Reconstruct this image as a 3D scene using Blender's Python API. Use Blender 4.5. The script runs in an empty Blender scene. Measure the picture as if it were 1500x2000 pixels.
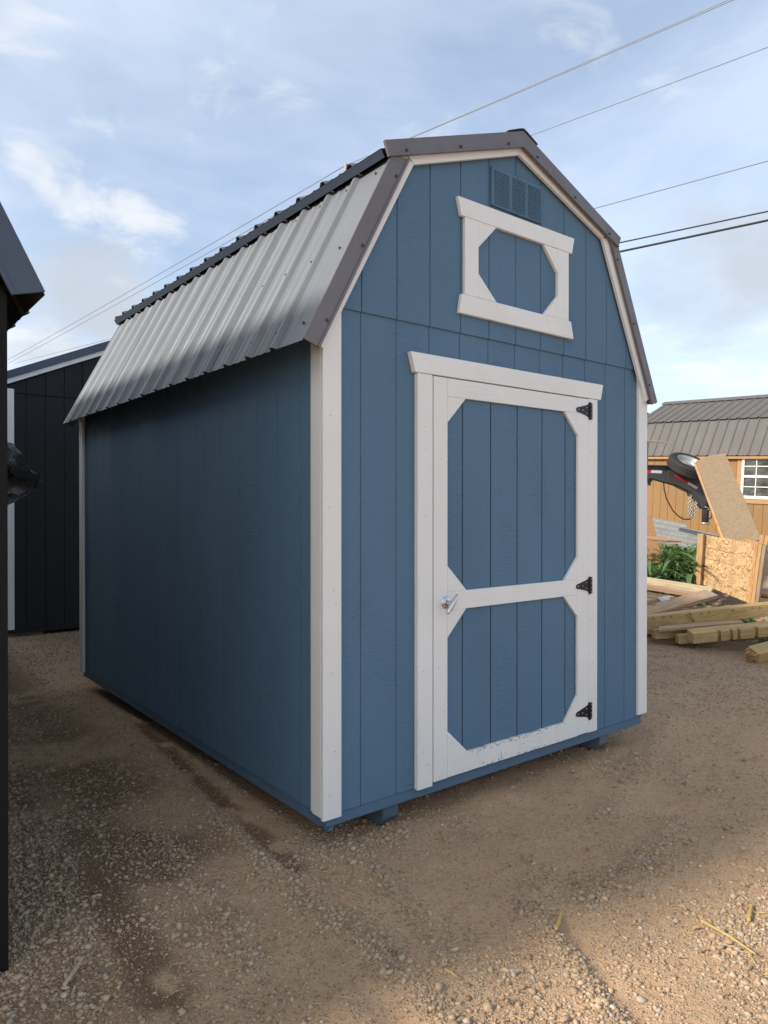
import bpy, bmesh, math, random
import numpy as np
from mathutils import Vector, Matrix

random.seed(7)
rng = np.random.default_rng(11)
S = bpy.context.scene
C = S.collection
R = math.radians

# ---------------------------------------------------------------- camera
F_PX, YAW, PITCH = 1393.3, 0.6677, -0.0043
CAM = np.array([-1.6876, -2.5520, 1.3982])
cd = bpy.data.cameras.new('camera')
cam = bpy.data.objects.new('camera', cd)
C.objects.link(cam)
cam.location = CAM
cam.rotation_euler = (R(90) + PITCH, 0, -YAW)
cd.sensor_fit = 'VERTICAL'
cd.sensor_height = 36
cd.lens = 36 * F_PX / 2000
cd.clip_start, cd.clip_end = 0.05, 2000
S.camera = cam
S.render.resolution_x, S.render.resolution_y = 768, 1024

# ---------------------------------------------------------------- world
SUN = Vector((-1.0, 0.20, 0.64)).normalized()          # direction towards the sun
SUN_EL = math.asin(SUN.z)
SUN_AZ = math.atan2(SUN.x, SUN.y)
W = bpy.data.worlds.new('World')
S.world = W
W.use_nodes = True
wn, wl = W.node_tree.nodes, W.node_tree.links
wn.clear()


def ray(u, v):
    x, y, z = (u - 750) / F_PX, (1000 - v) / F_PX, 1.0
    y3 = y * math.cos(PITCH) + z * math.sin(PITCH)
    z3 = -y * math.sin(PITCH) + z * math.cos(PITCH)
    return np.array([x * math.cos(YAW) + z3 * math.sin(YAW), -x * math.sin(YAW) + z3 * math.cos(YAW), y3])


def at(u, v, Z):
    return Vector(CAM + ray(u, v) * Z)


def sky_world():
    N = lambda t, **k: (lambda n: ([setattr(n, a, b) for a, b in k.items()], n)[1])(wn.new(t))
    L = wl.new
    out = N('ShaderNodeOutputWorld')
    bg = N('ShaderNodeBackground')
    bg.inputs['Strength'].default_value = 0.108
    L(bg.outputs[0], out.inputs[0])
    sky = N('ShaderNodeTexSky', sky_type='NISHITA', sun_disc=False)
    sky.sun_elevation, sky.sun_rotation = SUN_EL, SUN_AZ
    sky.air_density, sky.dust_density, sky.ozone_density = 1.0, 1.0, 1.5
    tc = N('ShaderNodeTexCoord')
    sep = N('ShaderNodeSeparateXYZ')
    L(tc.outputs['Generated'], sep.inputs[0])
    # flatten directions onto a cloud deck
    mz = N('ShaderNodeMath', operation='MAXIMUM'); L(sep.outputs[2], mz.inputs[0]); mz.inputs[1].default_value = 0.0
    ad = N('ShaderNodeMath', operation='ADD'); L(mz.outputs[0], ad.inputs[0]); ad.inputs[1].default_value = 0.22
    dx = N('ShaderNodeMath', operation='DIVIDE'); L(sep.outputs[0], dx.inputs[0]); L(ad.outputs[0], dx.inputs[1])
    dy = N('ShaderNodeMath', operation='DIVIDE'); L(sep.outputs[1], dy.inputs[0]); L(ad.outputs[0], dy.inputs[1])
    cb = N('ShaderNodeCombineXYZ'); L(dx.outputs[0], cb.inputs[0]); L(dy.outputs[0], cb.inputs[1])

    def noise(scale, detail, rough, dist=0.0, off=0.0):
        n = N('ShaderNodeTexNoise', noise_dimensions='3D')
        n.inputs['Scale'].default_value = scale
        n.inputs['Detail'].default_value = detail
        n.inputs['Roughness'].default_value = rough
        n.inputs['Distortion'].default_value = dist
        a = N('ShaderNodeVectorMath', operation='ADD')
        a.inputs[1].default_value = (off, off * 0.7, off * 0.3)
        L(cb.outputs[0], a.inputs[0]); L(a.outputs[0], n.inputs['Vector'])
        return n.outputs['Fac']

    def mrange(sock, a, b, c=0.0, d=1.0, smooth=True):
        m = N('ShaderNodeMapRange')
        m.interpolation_type = 'SMOOTHSTEP' if smooth else 'LINEAR'
        m.inputs[1].default_value, m.inputs[2].default_value = a, b
        m.inputs[3].default_value, m.inputs[4].default_value = c, d
        L(sock, m.inputs[0])
        return m.outputs[0]

    def mix(f, a, b):
        m = N('ShaderNodeMix', data_type='RGBA')
        if isinstance(f, float): m.inputs[0].default_value = f
        else: L(f, m.inputs[0])
        for i, s in ((6, a), (7, b)):
            if isinstance(s, tuple): m.inputs[i].default_value = (*s, 1)
            else: L(s, m.inputs[i])
        return m.outputs[2]

    def math2(op, a, b):
        m = N('ShaderNodeMath', operation=op)
        for i, s in ((0, a), (1, b)):
            if isinstance(s, (int, float)): m.inputs[i].default_value = s
            else: L(s, m.inputs[i])
        return m.outputs[0]

    def bank(u, v, w0, w1):                 # a soft round bank of cloud round one direction of the sky
        d = Vector(ray(u, v)).normalized()
        dt = N('ShaderNodeVectorMath', operation='DOT_PRODUCT')
        L(tc.outputs['Generated'], dt.inputs[0]); dt.inputs[1].default_value = d
        return mrange(dt.outputs['Value'], math.cos(R(w0)), math.cos(R(w1)))

    # thin haze veil: whiter to the horizon, uneven
    veil_n = mrange(noise(1.1, 6, 0.6, 0.4, 3.1), 0.32, 0.70, 0.0, 0.34)
    hor = mrange(sep.outputs[2], 0.0, 0.42, 0.46, 0.20)
    east = N('ShaderNodeVectorMath', operation='DOT_PRODUCT')
    L(tc.outputs['Generated'], east.inputs[0]); east.inputs[1].default_value = Vector((1.0, -0.35, 0)).normalized()
    eastv = mrange(east.outputs['Value'], 0.0, 1.0, 0.0, 0.28)
    sunw = N('ShaderNodeVectorMath', operation='DOT_PRODUCT')
    L(tc.outputs['Generated'], sunw.inputs[0]); sunw.inputs[1].default_value = SUN
    glow = mrange(sunw.outputs['Value'], -0.1, 1.0, 0.0, 0.7)
    veil = math2('ADD', math2('ADD', math2('ADD', veil_n, hor), eastv), glow)
    veil = mrange(veil, 0.0, 1.0, 0.0, 0.93, False)
    base = mix(veil, sky.outputs[0], mix(glow, VEIL, (8.2, 8.0, 7.6)))
    # bright wispy cumulus
    puff = noise(4.2, 10, 0.60, 0.5, 1.7)
    shape = None
    for u, v, a, b, g in CLOUD_BANKS:
        k = math2('MULTIPLY', bank(u, v, a, b), g)
        shape = k if shape is None else math2('MAXIMUM', shape, k)
    gen = mrange(noise(0.8, 3, 0.5, 0.0, 9.3), 0.45, 0.75, 0.0, 0.16)
    puff = math2('ADD', math2('MULTIPLY', puff, 1.9), -0.45)
    m = math2('ADD', puff, math2('ADD', shape, gen))
    cl = mrange(m, 0.62, 1.12, 0.0, 0.72)
    base = mix(cl, base, CLOUD)
    # flat grey undersides low in the sky
    grey = noise(1.7, 8, 0.6, 0.3, 5.5)
    gs = None
    for u, v, a, b, g in GREY_BANKS:
        k = math2('MULTIPLY', bank(u, v, a, b), g)
        gs = k if gs is None else math2('MAXIMUM', gs, k)
    gm = mrange(math2('ADD', grey, gs), 0.60, 0.94, 0.0, 0.80)
    base = mix(gm, base, GREYC)
    # a clear sky with a low sun is darkest overhead
    zen = mrange(sep.outputs[2], 0.58, 0.95, 1.0, ZENITH)
    sc = N('ShaderNodeVectorMath', operation='SCALE')
    L(base, sc.inputs[0]); L(zen, sc.inputs['Scale'])
    L(sc.outputs[0], bg.inputs['Color'])


VEIL = (5.0, 5.75, 6.9)
CLOUD = (5.5, 5.55, 5.65)
GREYC = (3.35, 3.6, 3.95)
ZENITH = 0.36
# px direction, outer and inner radius in degrees, gain
CLOUD_BANKS = [(75, 305, 2.6, 0.2, 0.26), (120, 345, 2.8, 0.2, 0.32), (170, 395, 3.0, 0.2, 0.36), (235, 430, 3.0, 0.2, 0.37), (330, 475, 2.6, 0.2, 0.36), (280, 455, 2.6, 0.2, 0.34),
               (20, 85, 4.0, 0.3, 0.17), (420, 195, 3.0, 0.3, 0.22), (180, 245, 2.4, 0.3, 0.22), (560, 190, 3.0, 0.3, 0.15), (60, 690, 5, 0.8, 0.34), (215, 620, 3.5, 0.6, 0.26), (1380, 700, 6, 0.6, 0.2)]
GREY_BANKS = [(180, 560, 6.0, 1.0, 0.36), (90, 630, 5.0, 1.0, 0.30), (1400, 520, 6.5, 0.5, 0.30), (1330, 560, 5.0, 0.5, 0.30), (1480, 500, 5.0, 0.5, 0.38), (1370, 690, 3.0, 0.5, 0.16)]
sky_world()

sd = bpy.data.lights.new('sun', 'SUN')
sd.energy, sd.angle, sd.color = 3.0, R(4.5), (1.0, 0.915, 0.80)
sun = bpy.data.objects.new('sun', sd)
C.objects.link(sun)
sun.rotation_euler = (-SUN).to_track_quat('-Z', 'Y').to_euler()
sun.location = (-20, 4, 10)

S.view_settings.view_transform = 'Standard'
S.view_settings.look = 'None'
S.view_settings.exposure = 0.78
S.view_settings.gamma = 1.0
S.view_settings.use_curve_mapping = False
S.cycles.max_bounces = 6
S.cycles.use_denoising = True

# ---------------------------------------------------------------- materials
MATS = {}


def srgb(r, g, b):
    f = lambda c: (c / 255 / 12.92) if c / 255 <= 0.04045 else ((c / 255 + 0.055) / 1.055) ** 2.4
    return (f(r), f(g), f(b))


class NT:
    def __init__(s, name):
        s.m = bpy.data.materials.new(name)
        s.m.use_nodes = True
        s.n, s.l = s.m.node_tree.nodes, s.m.node_tree.links
        s.b = s.n['Principled BSDF']
        MATS[name] = s.m

    def node(s, t, **k):
        n = s.n.new(t)
        for a, b in k.items(): setattr(n, a, b)
        return n

    def put(s, sock, v):
        if isinstance(v, bpy.types.NodeSocket): s.l.new(v, sock)
        elif isinstance(v, tuple) and len(v) == 3 and sock.type == 'RGBA': sock.default_value = (*v, 1)
        else: sock.default_value = v

    def pos(s, kind='world'):
        if kind == 'world': return s.node('ShaderNodeNewGeometry').outputs['Position']
        return s.node('ShaderNodeTexCoord').outputs['Object']

    def wall_uv(s):                    # u runs along either wall direction, v is up
        sp = s.node('ShaderNodeSeparateXYZ'); s.put(sp.inputs[0], s.pos())
        u = s.math('ADD', sp.outputs[0], sp.outputs[1])
        cb = s.node('ShaderNodeCombineXYZ'); s.put(cb.inputs[0], u); s.put(cb.inputs[1], sp.outputs[2])
        return cb.outputs[0]

    def scale(s, v, sc, loc=(0, 0, 0), rot=(0, 0, 0)):
        m = s.node('ShaderNodeMapping')
        s.put(m.inputs[0], v); m.inputs['Scale'].default_value = sc; m.inputs['Location'].default_value = loc; m.inputs['Rotation'].default_value = rot
        return m.outputs[0]

    def noise(s, v, scale, detail=4, rough=0.55, dist=0.0, out='Fac'):
        n = s.node('ShaderNodeTexNoise')
        s.put(n.inputs['Vector'], v)
        n.inputs['Scale'].default_value, n.inputs['Detail'].default_value = scale, detail
        n.inputs['Roughness'].default_value, n.inputs['Distortion'].default_value = rough, dist
        return n.outputs[out]

    def voro(s, v, scale, out='Color', feature='F1', rand=1.0):
        n = s.node('ShaderNodeTexVoronoi', feature=feature)
        s.put(n.inputs['Vector'], v); n.inputs['Scale'].default_value = scale; n.inputs['Randomness'].default_value = rand
        return n.outputs[out]

    def math(s, op, a, b=0.0, c=0.0):
        m = s.node('ShaderNodeMath', operation=op)
        s.put(m.inputs[0], a); s.put(m.inputs[1], b); s.put(m.inputs[2], c)
        return m.outputs[0]

    def rng(s, v, a, b, c=0.0, d=1.0):
        m = s.node('ShaderNodeMapRange')
        m.interpolation_type = 'SMOOTHSTEP'
        s.put(m.inputs[0], v)
        for i, x in enumerate((a, b, c, d)): m.inputs[i + 1].default_value = x
        return m.outputs[0]

    def mix(s, f, a, b, blend='MIX'):
        m = s.node('ShaderNodeMix', data_type='RGBA', blend_type=blend)
        s.put(m.inputs[0], f); s.put(m.inputs[6], a); s.put(m.inputs[7], b)
        return m.outputs[2]

    def ramp(s, f, stops):
        r = s.node('ShaderNodeValToRGB')
        s.put(r.inputs[0], f)
        e = r.color_ramp.elements
        while len(e) < len(stops): e.new(0.5)
        for el, (p, c) in zip(e, stops): el.position, el.color = p, (*c, 1)
        return r.outputs[0]

    def bump(s, h, strength=0.3, dist=0.01, prev=None):
        b = s.node('ShaderNodeBump')
        s.put(b.inputs['Height'], h)
        b.inputs['Strength'].default_value, b.inputs['Distance'].default_value = strength, dist
        if prev is not None: s.put(b.inputs['Normal'], prev)
        return b.outputs[0]

    def done(s, color, rough=0.6, metal=0.0, normal=None, spec=0.5):
        s.put(s.b.inputs['Base Color'], color); s.put(s.b.inputs['Roughness'], rough); s.put(s.b.inputs['Metallic'], metal)
        s.b.inputs['Specular IOR Level'].default_value = spec
        if normal is not None: s.put(s.b.inputs['Normal'], normal)
        return s.m


def painted_siding(name, col, spec=0.12, rough=0.55):
    t = NT(name)
    uv = t.wall_uv()
    patch = t.rng(t.noise(t.scale(uv, (3.0, 1.1, 1)), 1.0, 3), 0.40, 0.62)
    rip = t.noise(t.scale(uv, (14, 62, 1)), 1.0, 3, 0.6, 1.2)             # short wavy cross ripples of embossed siding
    grain = t.noise(t.scale(uv, (190, 5, 1)), 1.0, 4, 0.6)
    fine = t.noise(uv, 420, 2)
    h = t.math('ADD', t.math('MULTIPLY', rip, t.math('MULTIPLY_ADD', patch, 0.9, 0.12)), t.math('MULTIPLY', grain, 0.35))
    h = t.math('MULTIPLY_ADD', fine, 0.12, h)
    nb = t.bump(h, 0.65, 0.012)
    tone = t.noise(t.scale(uv, (1.3, 0.7, 1)), 1.0, 4)
    c = t.mix(t.rng(tone, 0.3, 0.7, 0.0, 0.4), col, tuple(x * 0.86 for x in col))
    oi = t.node('ShaderNodeObjectInfo')
    c = t.mix(t.math('MULTIPLY', oi.outputs['Random'], 0.18), c, tuple(min(1, x * 1.18) for x in col))
    dust = t.rng(t.noise(uv, 900, 1), 0.70, 0.78, 0.0, 0.12)             # dust specks
    c = t.mix(dust, c, (0.35, 0.33, 0.30))
    return t.done(c, t.rng(tone, 0.3, 0.7, rough, rough + 0.13), 0, nb, spec)


def painted_trim(name, vertical, worn=False):
    t = NT(name)
    uv = t.wall_uv()
    sc = (95, 3.0, 1) if vertical else (3.0, 95, 1)
    sc2 = (26, 1.1, 1) if vertical else (1.3, 24, 1)
    g1 = t.noise(t.scale(uv, sc), 1.0, 4, 0.6, 0.5)
    g2 = t.noise(t.scale(uv, sc2), 1.0, 2, 0.5, 1.6)
    rings = t.math('SINE', t.math('MULTIPLY', g2, 55.0))
    rip = t.noise(t.scale(uv, (26, 40, 1)), 1.0, 3, 0.6, 1.0)
    patch = t.rng(t.noise(uv, 4.0, 2), 0.42, 0.6)
    h = t.math('ADD', t.math('MULTIPLY', rings, t.math('MULTIPLY', patch, 0.22 if not vertical else 0.05)), t.math('ADD', t.math('MULTIPLY', g1, 0.45), t.math('MULTIPLY', rip, 0.5)))
    nb = t.bump(h, 0.3, 0.006)
    tone = t.noise(uv, 2.3, 4)
    c = t.mix(t.rng(tone, 0.3, 0.7), (0.82, 0.83, 0.82), (0.78, 0.79, 0.775))
    dirt = t.rng(t.noise(uv, 230, 2), 0.735, 0.77, 0.0, 0.5)
    c = t.mix(dirt, c, (0.22, 0.20, 0.17))
    if worn:
        sp = t.node('ShaderNodeSeparateXYZ'); t.put(sp.inputs[0], t.pos())
        low = t.rng(sp.outputs[2], 0.099, 0.12, 1.0, 0.0)
        top = t.rng(sp.outputs[2], 0.165, 0.185, 0.0, 1.0)
        span = t.math('MULTIPLY', t.rng(sp.outputs[0], 0.78, 0.95), t.rng(sp.outputs[0], 1.50, 1.68, 1.0, 0.0))
        n = t.noise(t.scale(uv, (34, 60, 1)), 1.0, 6, 0.7, 0.6)
        n2 = t.noise(t.scale(uv, (60, 13, 1)), 1.0, 4, 0.65, 0.4)
        n3 = t.noise(t.scale(uv, (5, 2, 1), (4.2, 1, 0)), 1.0, 2)
        k = t.math('MULTIPLY_ADD', t.math('MAXIMUM', low, top), 0.11, t.math('MULTIPLY', n, t.math('MULTIPLY_ADD', n3, 0.5, 0.72)))
        chip = t.math('MULTIPLY', t.rng(k, 0.635, 0.66), span)
        k2 = t.math('MULTIPLY', t.rng(t.math('MULTIPLY', n2, t.math('MULTIPLY_ADD', n3, 0.5, 0.74)), 0.66, 0.68), span)
        c = t.mix(t.math('MULTIPLY', t.math('MAXIMUM', chip, k2), 0.6), c, (0.10, 0.11, 0.12))
    return t.done(c, 0.5, 0, nb, 0.4)


def metal_sheet_mat(name, col, metal, rough, streak=0.2, slope_axis=(1, 0, 2)):
    t = NT(name)
    p = t.pos()
    st = t.noise(t.scale(p, (1.2, 26, 1.2)), 1.0, 4, 0.6)
    bl = t.noise(p, 3.2, 5, 0.6)
    spn = t.noise(p, 120, 2)
    c = t.mix(t.rng(st, 0.35, 0.7, 0.0, streak), col, tuple(x * 0.62 for x in col))
    c = t.mix(t.rng(bl, 0.45, 0.75, 0.0, streak), c, (0.235, 0.235, 0.235))
    c = t.mix(t.rng(spn, 0.62, 0.8, 0.0, 0.25), c, tuple(min(1, x * 1.3) for x in col))
    nb = t.bump(bl, 0.12, 0.02)
    return t.done(c, t.rng(st, 0.3, 0.7, rough, rough + 0.14), metal, nb)


def flat_metal(name, col, metal=0.3, rough=0.45, var=0.15):
    t = NT(name)
    p = t.pos()
    n = t.noise(p, 6, 5, 0.6)
    n2 = t.noise(p, 90, 2)
    c = t.mix(t.rng(n, 0.3, 0.7, 0, var), col, tuple(x * 0.7 for x in col))
    c = t.mix(t.rng(n2, 0.62, 0.8, 0, var), c, tuple(min(1, x * 1.4 + 0.02) for x in col))
    return t.done(c, t.rng(n, 0.3, 0.7, rough, rough + 0.12), metal, t.bump(n, 0.1, 0.01))


def lumber(name, light, dark, grey=0.0, rough=0.75):
    t = NT(name)
    p = t.pos('object')
    oi = t.node('ShaderNodeObjectInfo')
    off = t.node('ShaderNodeVectorMath', operation='ADD')
    cb = t.node('ShaderNodeCombineXYZ'); r7 = t.math('MULTIPLY', oi.outputs['Random'], 37.0)
    t.put(cb.inputs[0], r7); t.put(cb.inputs[1], r7); t.put(cb.inputs[2], r7)
    t.put(off.inputs[0], p); t.put(off.inputs[1], cb.outputs[0])
    v = off.outputs[0]
    g = t.noise(t.scale(v, (1.3, 16, 16)), 1.0, 3, 0.5, 0.7)
    rings = t.math('SINE', t.math('MULTIPLY', g, 42.0))
    fine = t.noise(t.scale(v, (6, 170, 170)), 1.0, 3)
    knots = t.rng(t.voro(t.scale(v, (2.6, 8, 8)), 1.0, 'Distance'), 0.05, 0.16, 1.0, 0.0)
    c = t.mix(t.rng(rings, -0.6, 1.0, 0.0, 0.62), light, dark)
    c = t.mix(t.rng(fine, 0.35, 0.7, 0.0, 0.35), c, tuple(x * 0.7 for x in dark))
    c = t.mix(t.math('MULTIPLY', knots, 0.7), c, tuple(x * 0.35 for x in dark))
    c = t.mix(t.rng(t.noise(v, 2.2, 4), 0.4, 0.75, 0.0, 0.5 + grey), c, (0.27, 0.24, 0.20))
    c = t.mix(t.math('MULTIPLY', oi.outputs['Random'], 0.3), c, tuple(x * 0.72 for x in light))
    return t.done(c, rough, 0, t.bump(t.math('ADD', fine, rings), 0.25, 0.003), 0.3)


def osb(name, grey=0.0):
    t = NT(name)
    p = t.pos('object')
    warp = t.noise(p, 3.0, 2, out='Color')
    vm = t.node('ShaderNodeVectorMath', operation='MULTIPLY_ADD')
    t.put(vm.inputs[0], warp); vm.inputs[1].default_value = (0.25, 0.25, 0.25); t.put(vm.inputs[2], p)
    a = t.voro(t.scale(vm.outputs[0], (64, 20, 18), rot=(0, 0.0, 0.5)), 1.0)
    b = t.voro(t.scale(vm.outputs[0], (20, 60, 50), (3, 1, 2), (0.6, 0.7, 0.2)), 1.0)
    n = t.rng(t.noise(p, 9, 2), 0.46, 0.54)
    m = t.mix(n, a, b)
    bw = t.node('ShaderNodeSeparateColor'); t.put(bw.inputs[0], m)
    c = t.ramp(bw.outputs[0], [(0.0, srgb(136, 98, 60)), (0.18, srgb(172, 136, 94)), (0.5, srgb(188, 156, 114)), (0.8, srgb(202, 174, 134)), (1.0, srgb(174, 132, 88))])
    if grey: c = t.mix(grey, c, srgb(128, 114, 96))
    fib = t.noise(t.scale(p, (60, 12, 60)), 1.0, 3)
    c = t.mix(t.rng(fib, 0.4, 0.7, 0, 0.25), c, (0.16, 0.10, 0.05))
    return t.done(c, 0.75, 0, t.bump(bw.outputs[1], 0.3, 0.004), 0.3)


def simple(name, col, rough=0.6, metal=0.0, nscale=20, var=0.2, bump=0.1, spec=0.5):
    t = NT(name)
    n = t.noise(t.pos(), nscale, 4)
    c = t.mix(t.rng(n, 0.3, 0.7, 0, var), col, tuple(x * 0.6 for x in col))
    return t.done(c, rough, metal, t.bump(n, bump, 0.005), spec)


BLUE = (0.112, 0.200, 0.298)
M_BLUE = painted_siding('blue_painted_siding', BLUE)
M_RIM = painted_siding('blue_painted_lumber', tuple(x * 0.86 for x in BLUE), 0.3, 0.55)
M_WV = painted_trim('white_trim_upright', True)
M_WH = painted_trim('white_trim_level', False)
M_WORN = painted_trim('white_trim_scuffed', False, True)
M_GALV = metal_sheet_mat('galvanized_roof', (0.185, 0.20, 0.222), 0.6, 0.50, 0.25)
M_BROWN = flat_metal('brown_grey_flashing', srgb(114, 110, 113), 0.25, 0.42, 0.18)
M_SLATE = flat_metal('slate_flashing', srgb(74, 84, 100), 0.2, 0.4, 0.2)
M_DARKROOF = metal_sheet_mat('dark_roof_metal', (0.05, 0.055, 0.065), 0.3, 0.45, 0.2)
M_BLACKSIDE = painted_siding('black_painted_siding', (0.012, 0.012, 0.013), 0.15, 0.6)
M_CHAR = painted_siding('charcoal_painted_siding', (0.024, 0.025, 0.028), 0.2, 0.6)
M_HINGE = flat_metal('black_hinge_steel', (0.012, 0.013, 0.018), 0.3, 0.38, 0.1)
M_CHROME = flat_metal('chrome', (0.62, 0.63, 0.65), 1.0, 0.18, 0.05)
M_SCREW = flat_metal('screw_heads', (0.10, 0.10, 0.11), 0.7, 0.4, 0.1)
M_PT = lumber('pressure_treated_lumber', srgb(208, 178, 124), srgb(168, 136, 86))
M_PINE = lumber('pale_pine_lumber', srgb(216, 198, 162), srgb(184, 158, 118))
M_PINK = lumber('pinkish_lumber', srgb(196, 166, 136), srgb(158, 124, 96))
M_ORANGE = lumber('fresh_split_lumber', srgb(192, 152, 104), srgb(156, 110, 66))
M_OLDWOOD = lumber('weathered_lumber', srgb(160, 134, 102), srgb(112, 92, 68), 0.3)
M_SKIDWOOD = lumber('skid_lumber', (0.09, 0.14, 0.19), (0.06, 0.10, 0.14))
M_OSB = osb('strand_board')
M_OSBG = osb('weathered_strand_board', 0.85)
M_BLKPLASTIC = simple('black_plastic_sheet', (0.010, 0.010, 0.011), 0.28, 0, 14, 0.2, 0.5)
M_TYRE = simple('tyre_rubber', (0.020, 0.020, 0.022), 0.75, 0, 40, 0.3, 0.3)
M_TRAILER = flat_metal('charcoal_trailer_paint', srgb(64, 64, 66), 0.0, 0.5, 0.25)
M_SHEET = metal_sheet_mat('stacked_sheet_metal', (0.42, 0.42, 0.41), 0.5, 0.34, 0.5)
M_STEEL = flat_metal('bright_steel', (0.50, 0.50, 0.48), 0.9, 0.35, 0.3)
M_RED = simple('red_reflective_tape', srgb(190, 40, 48), 0.4, 0, 60, 0.15, 0.0)
M_SILVER = simple('silver_reflective_tape', srgb(200, 202, 204), 0.35, 0, 60, 0.1, 0.0)
M_CABLE = simple('cable_black', (0.02, 0.022, 0.026), 0.6)
M_WIRE = simple('wire_aluminium', (0.22, 0.225, 0.23), 0.5, 0.3)
M_PORC = simple('insulator_porcelain', (0.55, 0.53, 0.50), 0.35)
M_POLE = simple('utility_pole_wood', (0.12, 0.09, 0.065), 0.85, 0, 12, 0.4, 0.4)
M_CARD = simple('brown_fibreboard', srgb(150, 112, 78), 0.85, 0, 25, 0.25, 0.15)
M_WINWHITE = simple('white_vinyl', srgb(226, 226, 218), 0.45, 0, 8, 0.1, 0.0)
M_BARNROOF = metal_sheet_mat('charcoal_barn_roof', srgb(97, 94, 93), 0.0, 0.65, 0.12)


def glass():
    t = NT('window_glass')
    p = t.pos()
    n = t.noise(t.scale(p, (4, 4, 9)), 1.0, 3, 0.5, 0.8)
    c = t.mix(t.rng(n, 0.4, 0.66), (0.035, 0.037, 0.036), (0.10, 0.098, 0.088))
    return t.done(c, 0.06, 0, t.bump(n, 0.02, 0.05), 0.8)


M_GLASS = glass()


def stained_barn():
    t = NT('orange_stained_siding')
    p = t.pos()
    st = t.noise(t.scale(p, (11, 11, 1.0)), 1.0, 5, 0.62, 0.4)
    g = t.noise(t.scale(p, (80, 80, 3)), 1.0, 4, 0.6)
    big = t.noise(p, 0.9, 3)
    sp = t.node('ShaderNodeSeparateXYZ'); t.put(sp.inputs[0], p)
    band = t.math('MULTIPLY', t.rng(sp.outputs[2], 2.25, 1.9), t.rng(sp.outputs[2], 1.05, 1.35))   # washed-out belt below the eave drip
    c = t.mix(t.rng(g, 0.35, 0.7, 0, 0.55), srgb(148, 113, 70), srgb(118, 86, 50))
    c = t.mix(t.math('MULTIPLY', t.rng(st, 0.38, 0.58), t.math('MULTIPLY_ADD', band, 0.85, 0.32)), c, srgb(122, 110, 84))
    c = t.mix(t.rng(big, 0.45, 0.7, 0, 0.4), c, srgb(160, 120, 72))
    oi = t.node('ShaderNodeObjectInfo')
    c = t.mix(t.math('MULTIPLY', oi.outputs['Random'], 0.3), c, srgb(152, 108, 58))
    return t.done(c, 0.6, 0, t.bump(g, 0.25, 0.004), 0.3)


M_BARNWALL = stained_barn()


def leaf_mat(name, a, b):
    t = NT(name)
    r = t.node('ShaderNodeNewGeometry').outputs['Random Per Island']
    n = t.noise(t.pos(), 30, 3)
    c = t.mix(r, a, b)
    c = t.mix(t.rng(n, 0.3, 0.7, 0, 0.3), c, tuple(x * 0.6 for x in a))
    t.b.inputs['Subsurface Weight'].default_value = 0.0
    t.done(c, 0.5, 0, None, 0.4)
    tr = t.node('ShaderNodeBsdfTranslucent'); t.put(tr.inputs[0], c)
    mx = t.node('ShaderNodeMixShader'); mx.inputs[0].default_value = 0.25
    t.l.new(t.b.outputs[0], mx.inputs[1]); t.l.new(tr.outputs[0], mx.inputs[2])
    t.l.new(mx.outputs[0], t.n['Material Output'].inputs[0])
    return t.m


M_WEED = leaf_mat('weed_leaves', (0.10, 0.19, 0.05), (0.20, 0.29, 0.09))
M_CORN = leaf_mat('corn_leaves', (0.085, 0.17, 0.07), (0.16, 0.25, 0.09))
M_CORNPALE = leaf_mat('corn_stalk', (0.16, 0.24, 0.07), (0.20, 0.26, 0.08))


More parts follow.
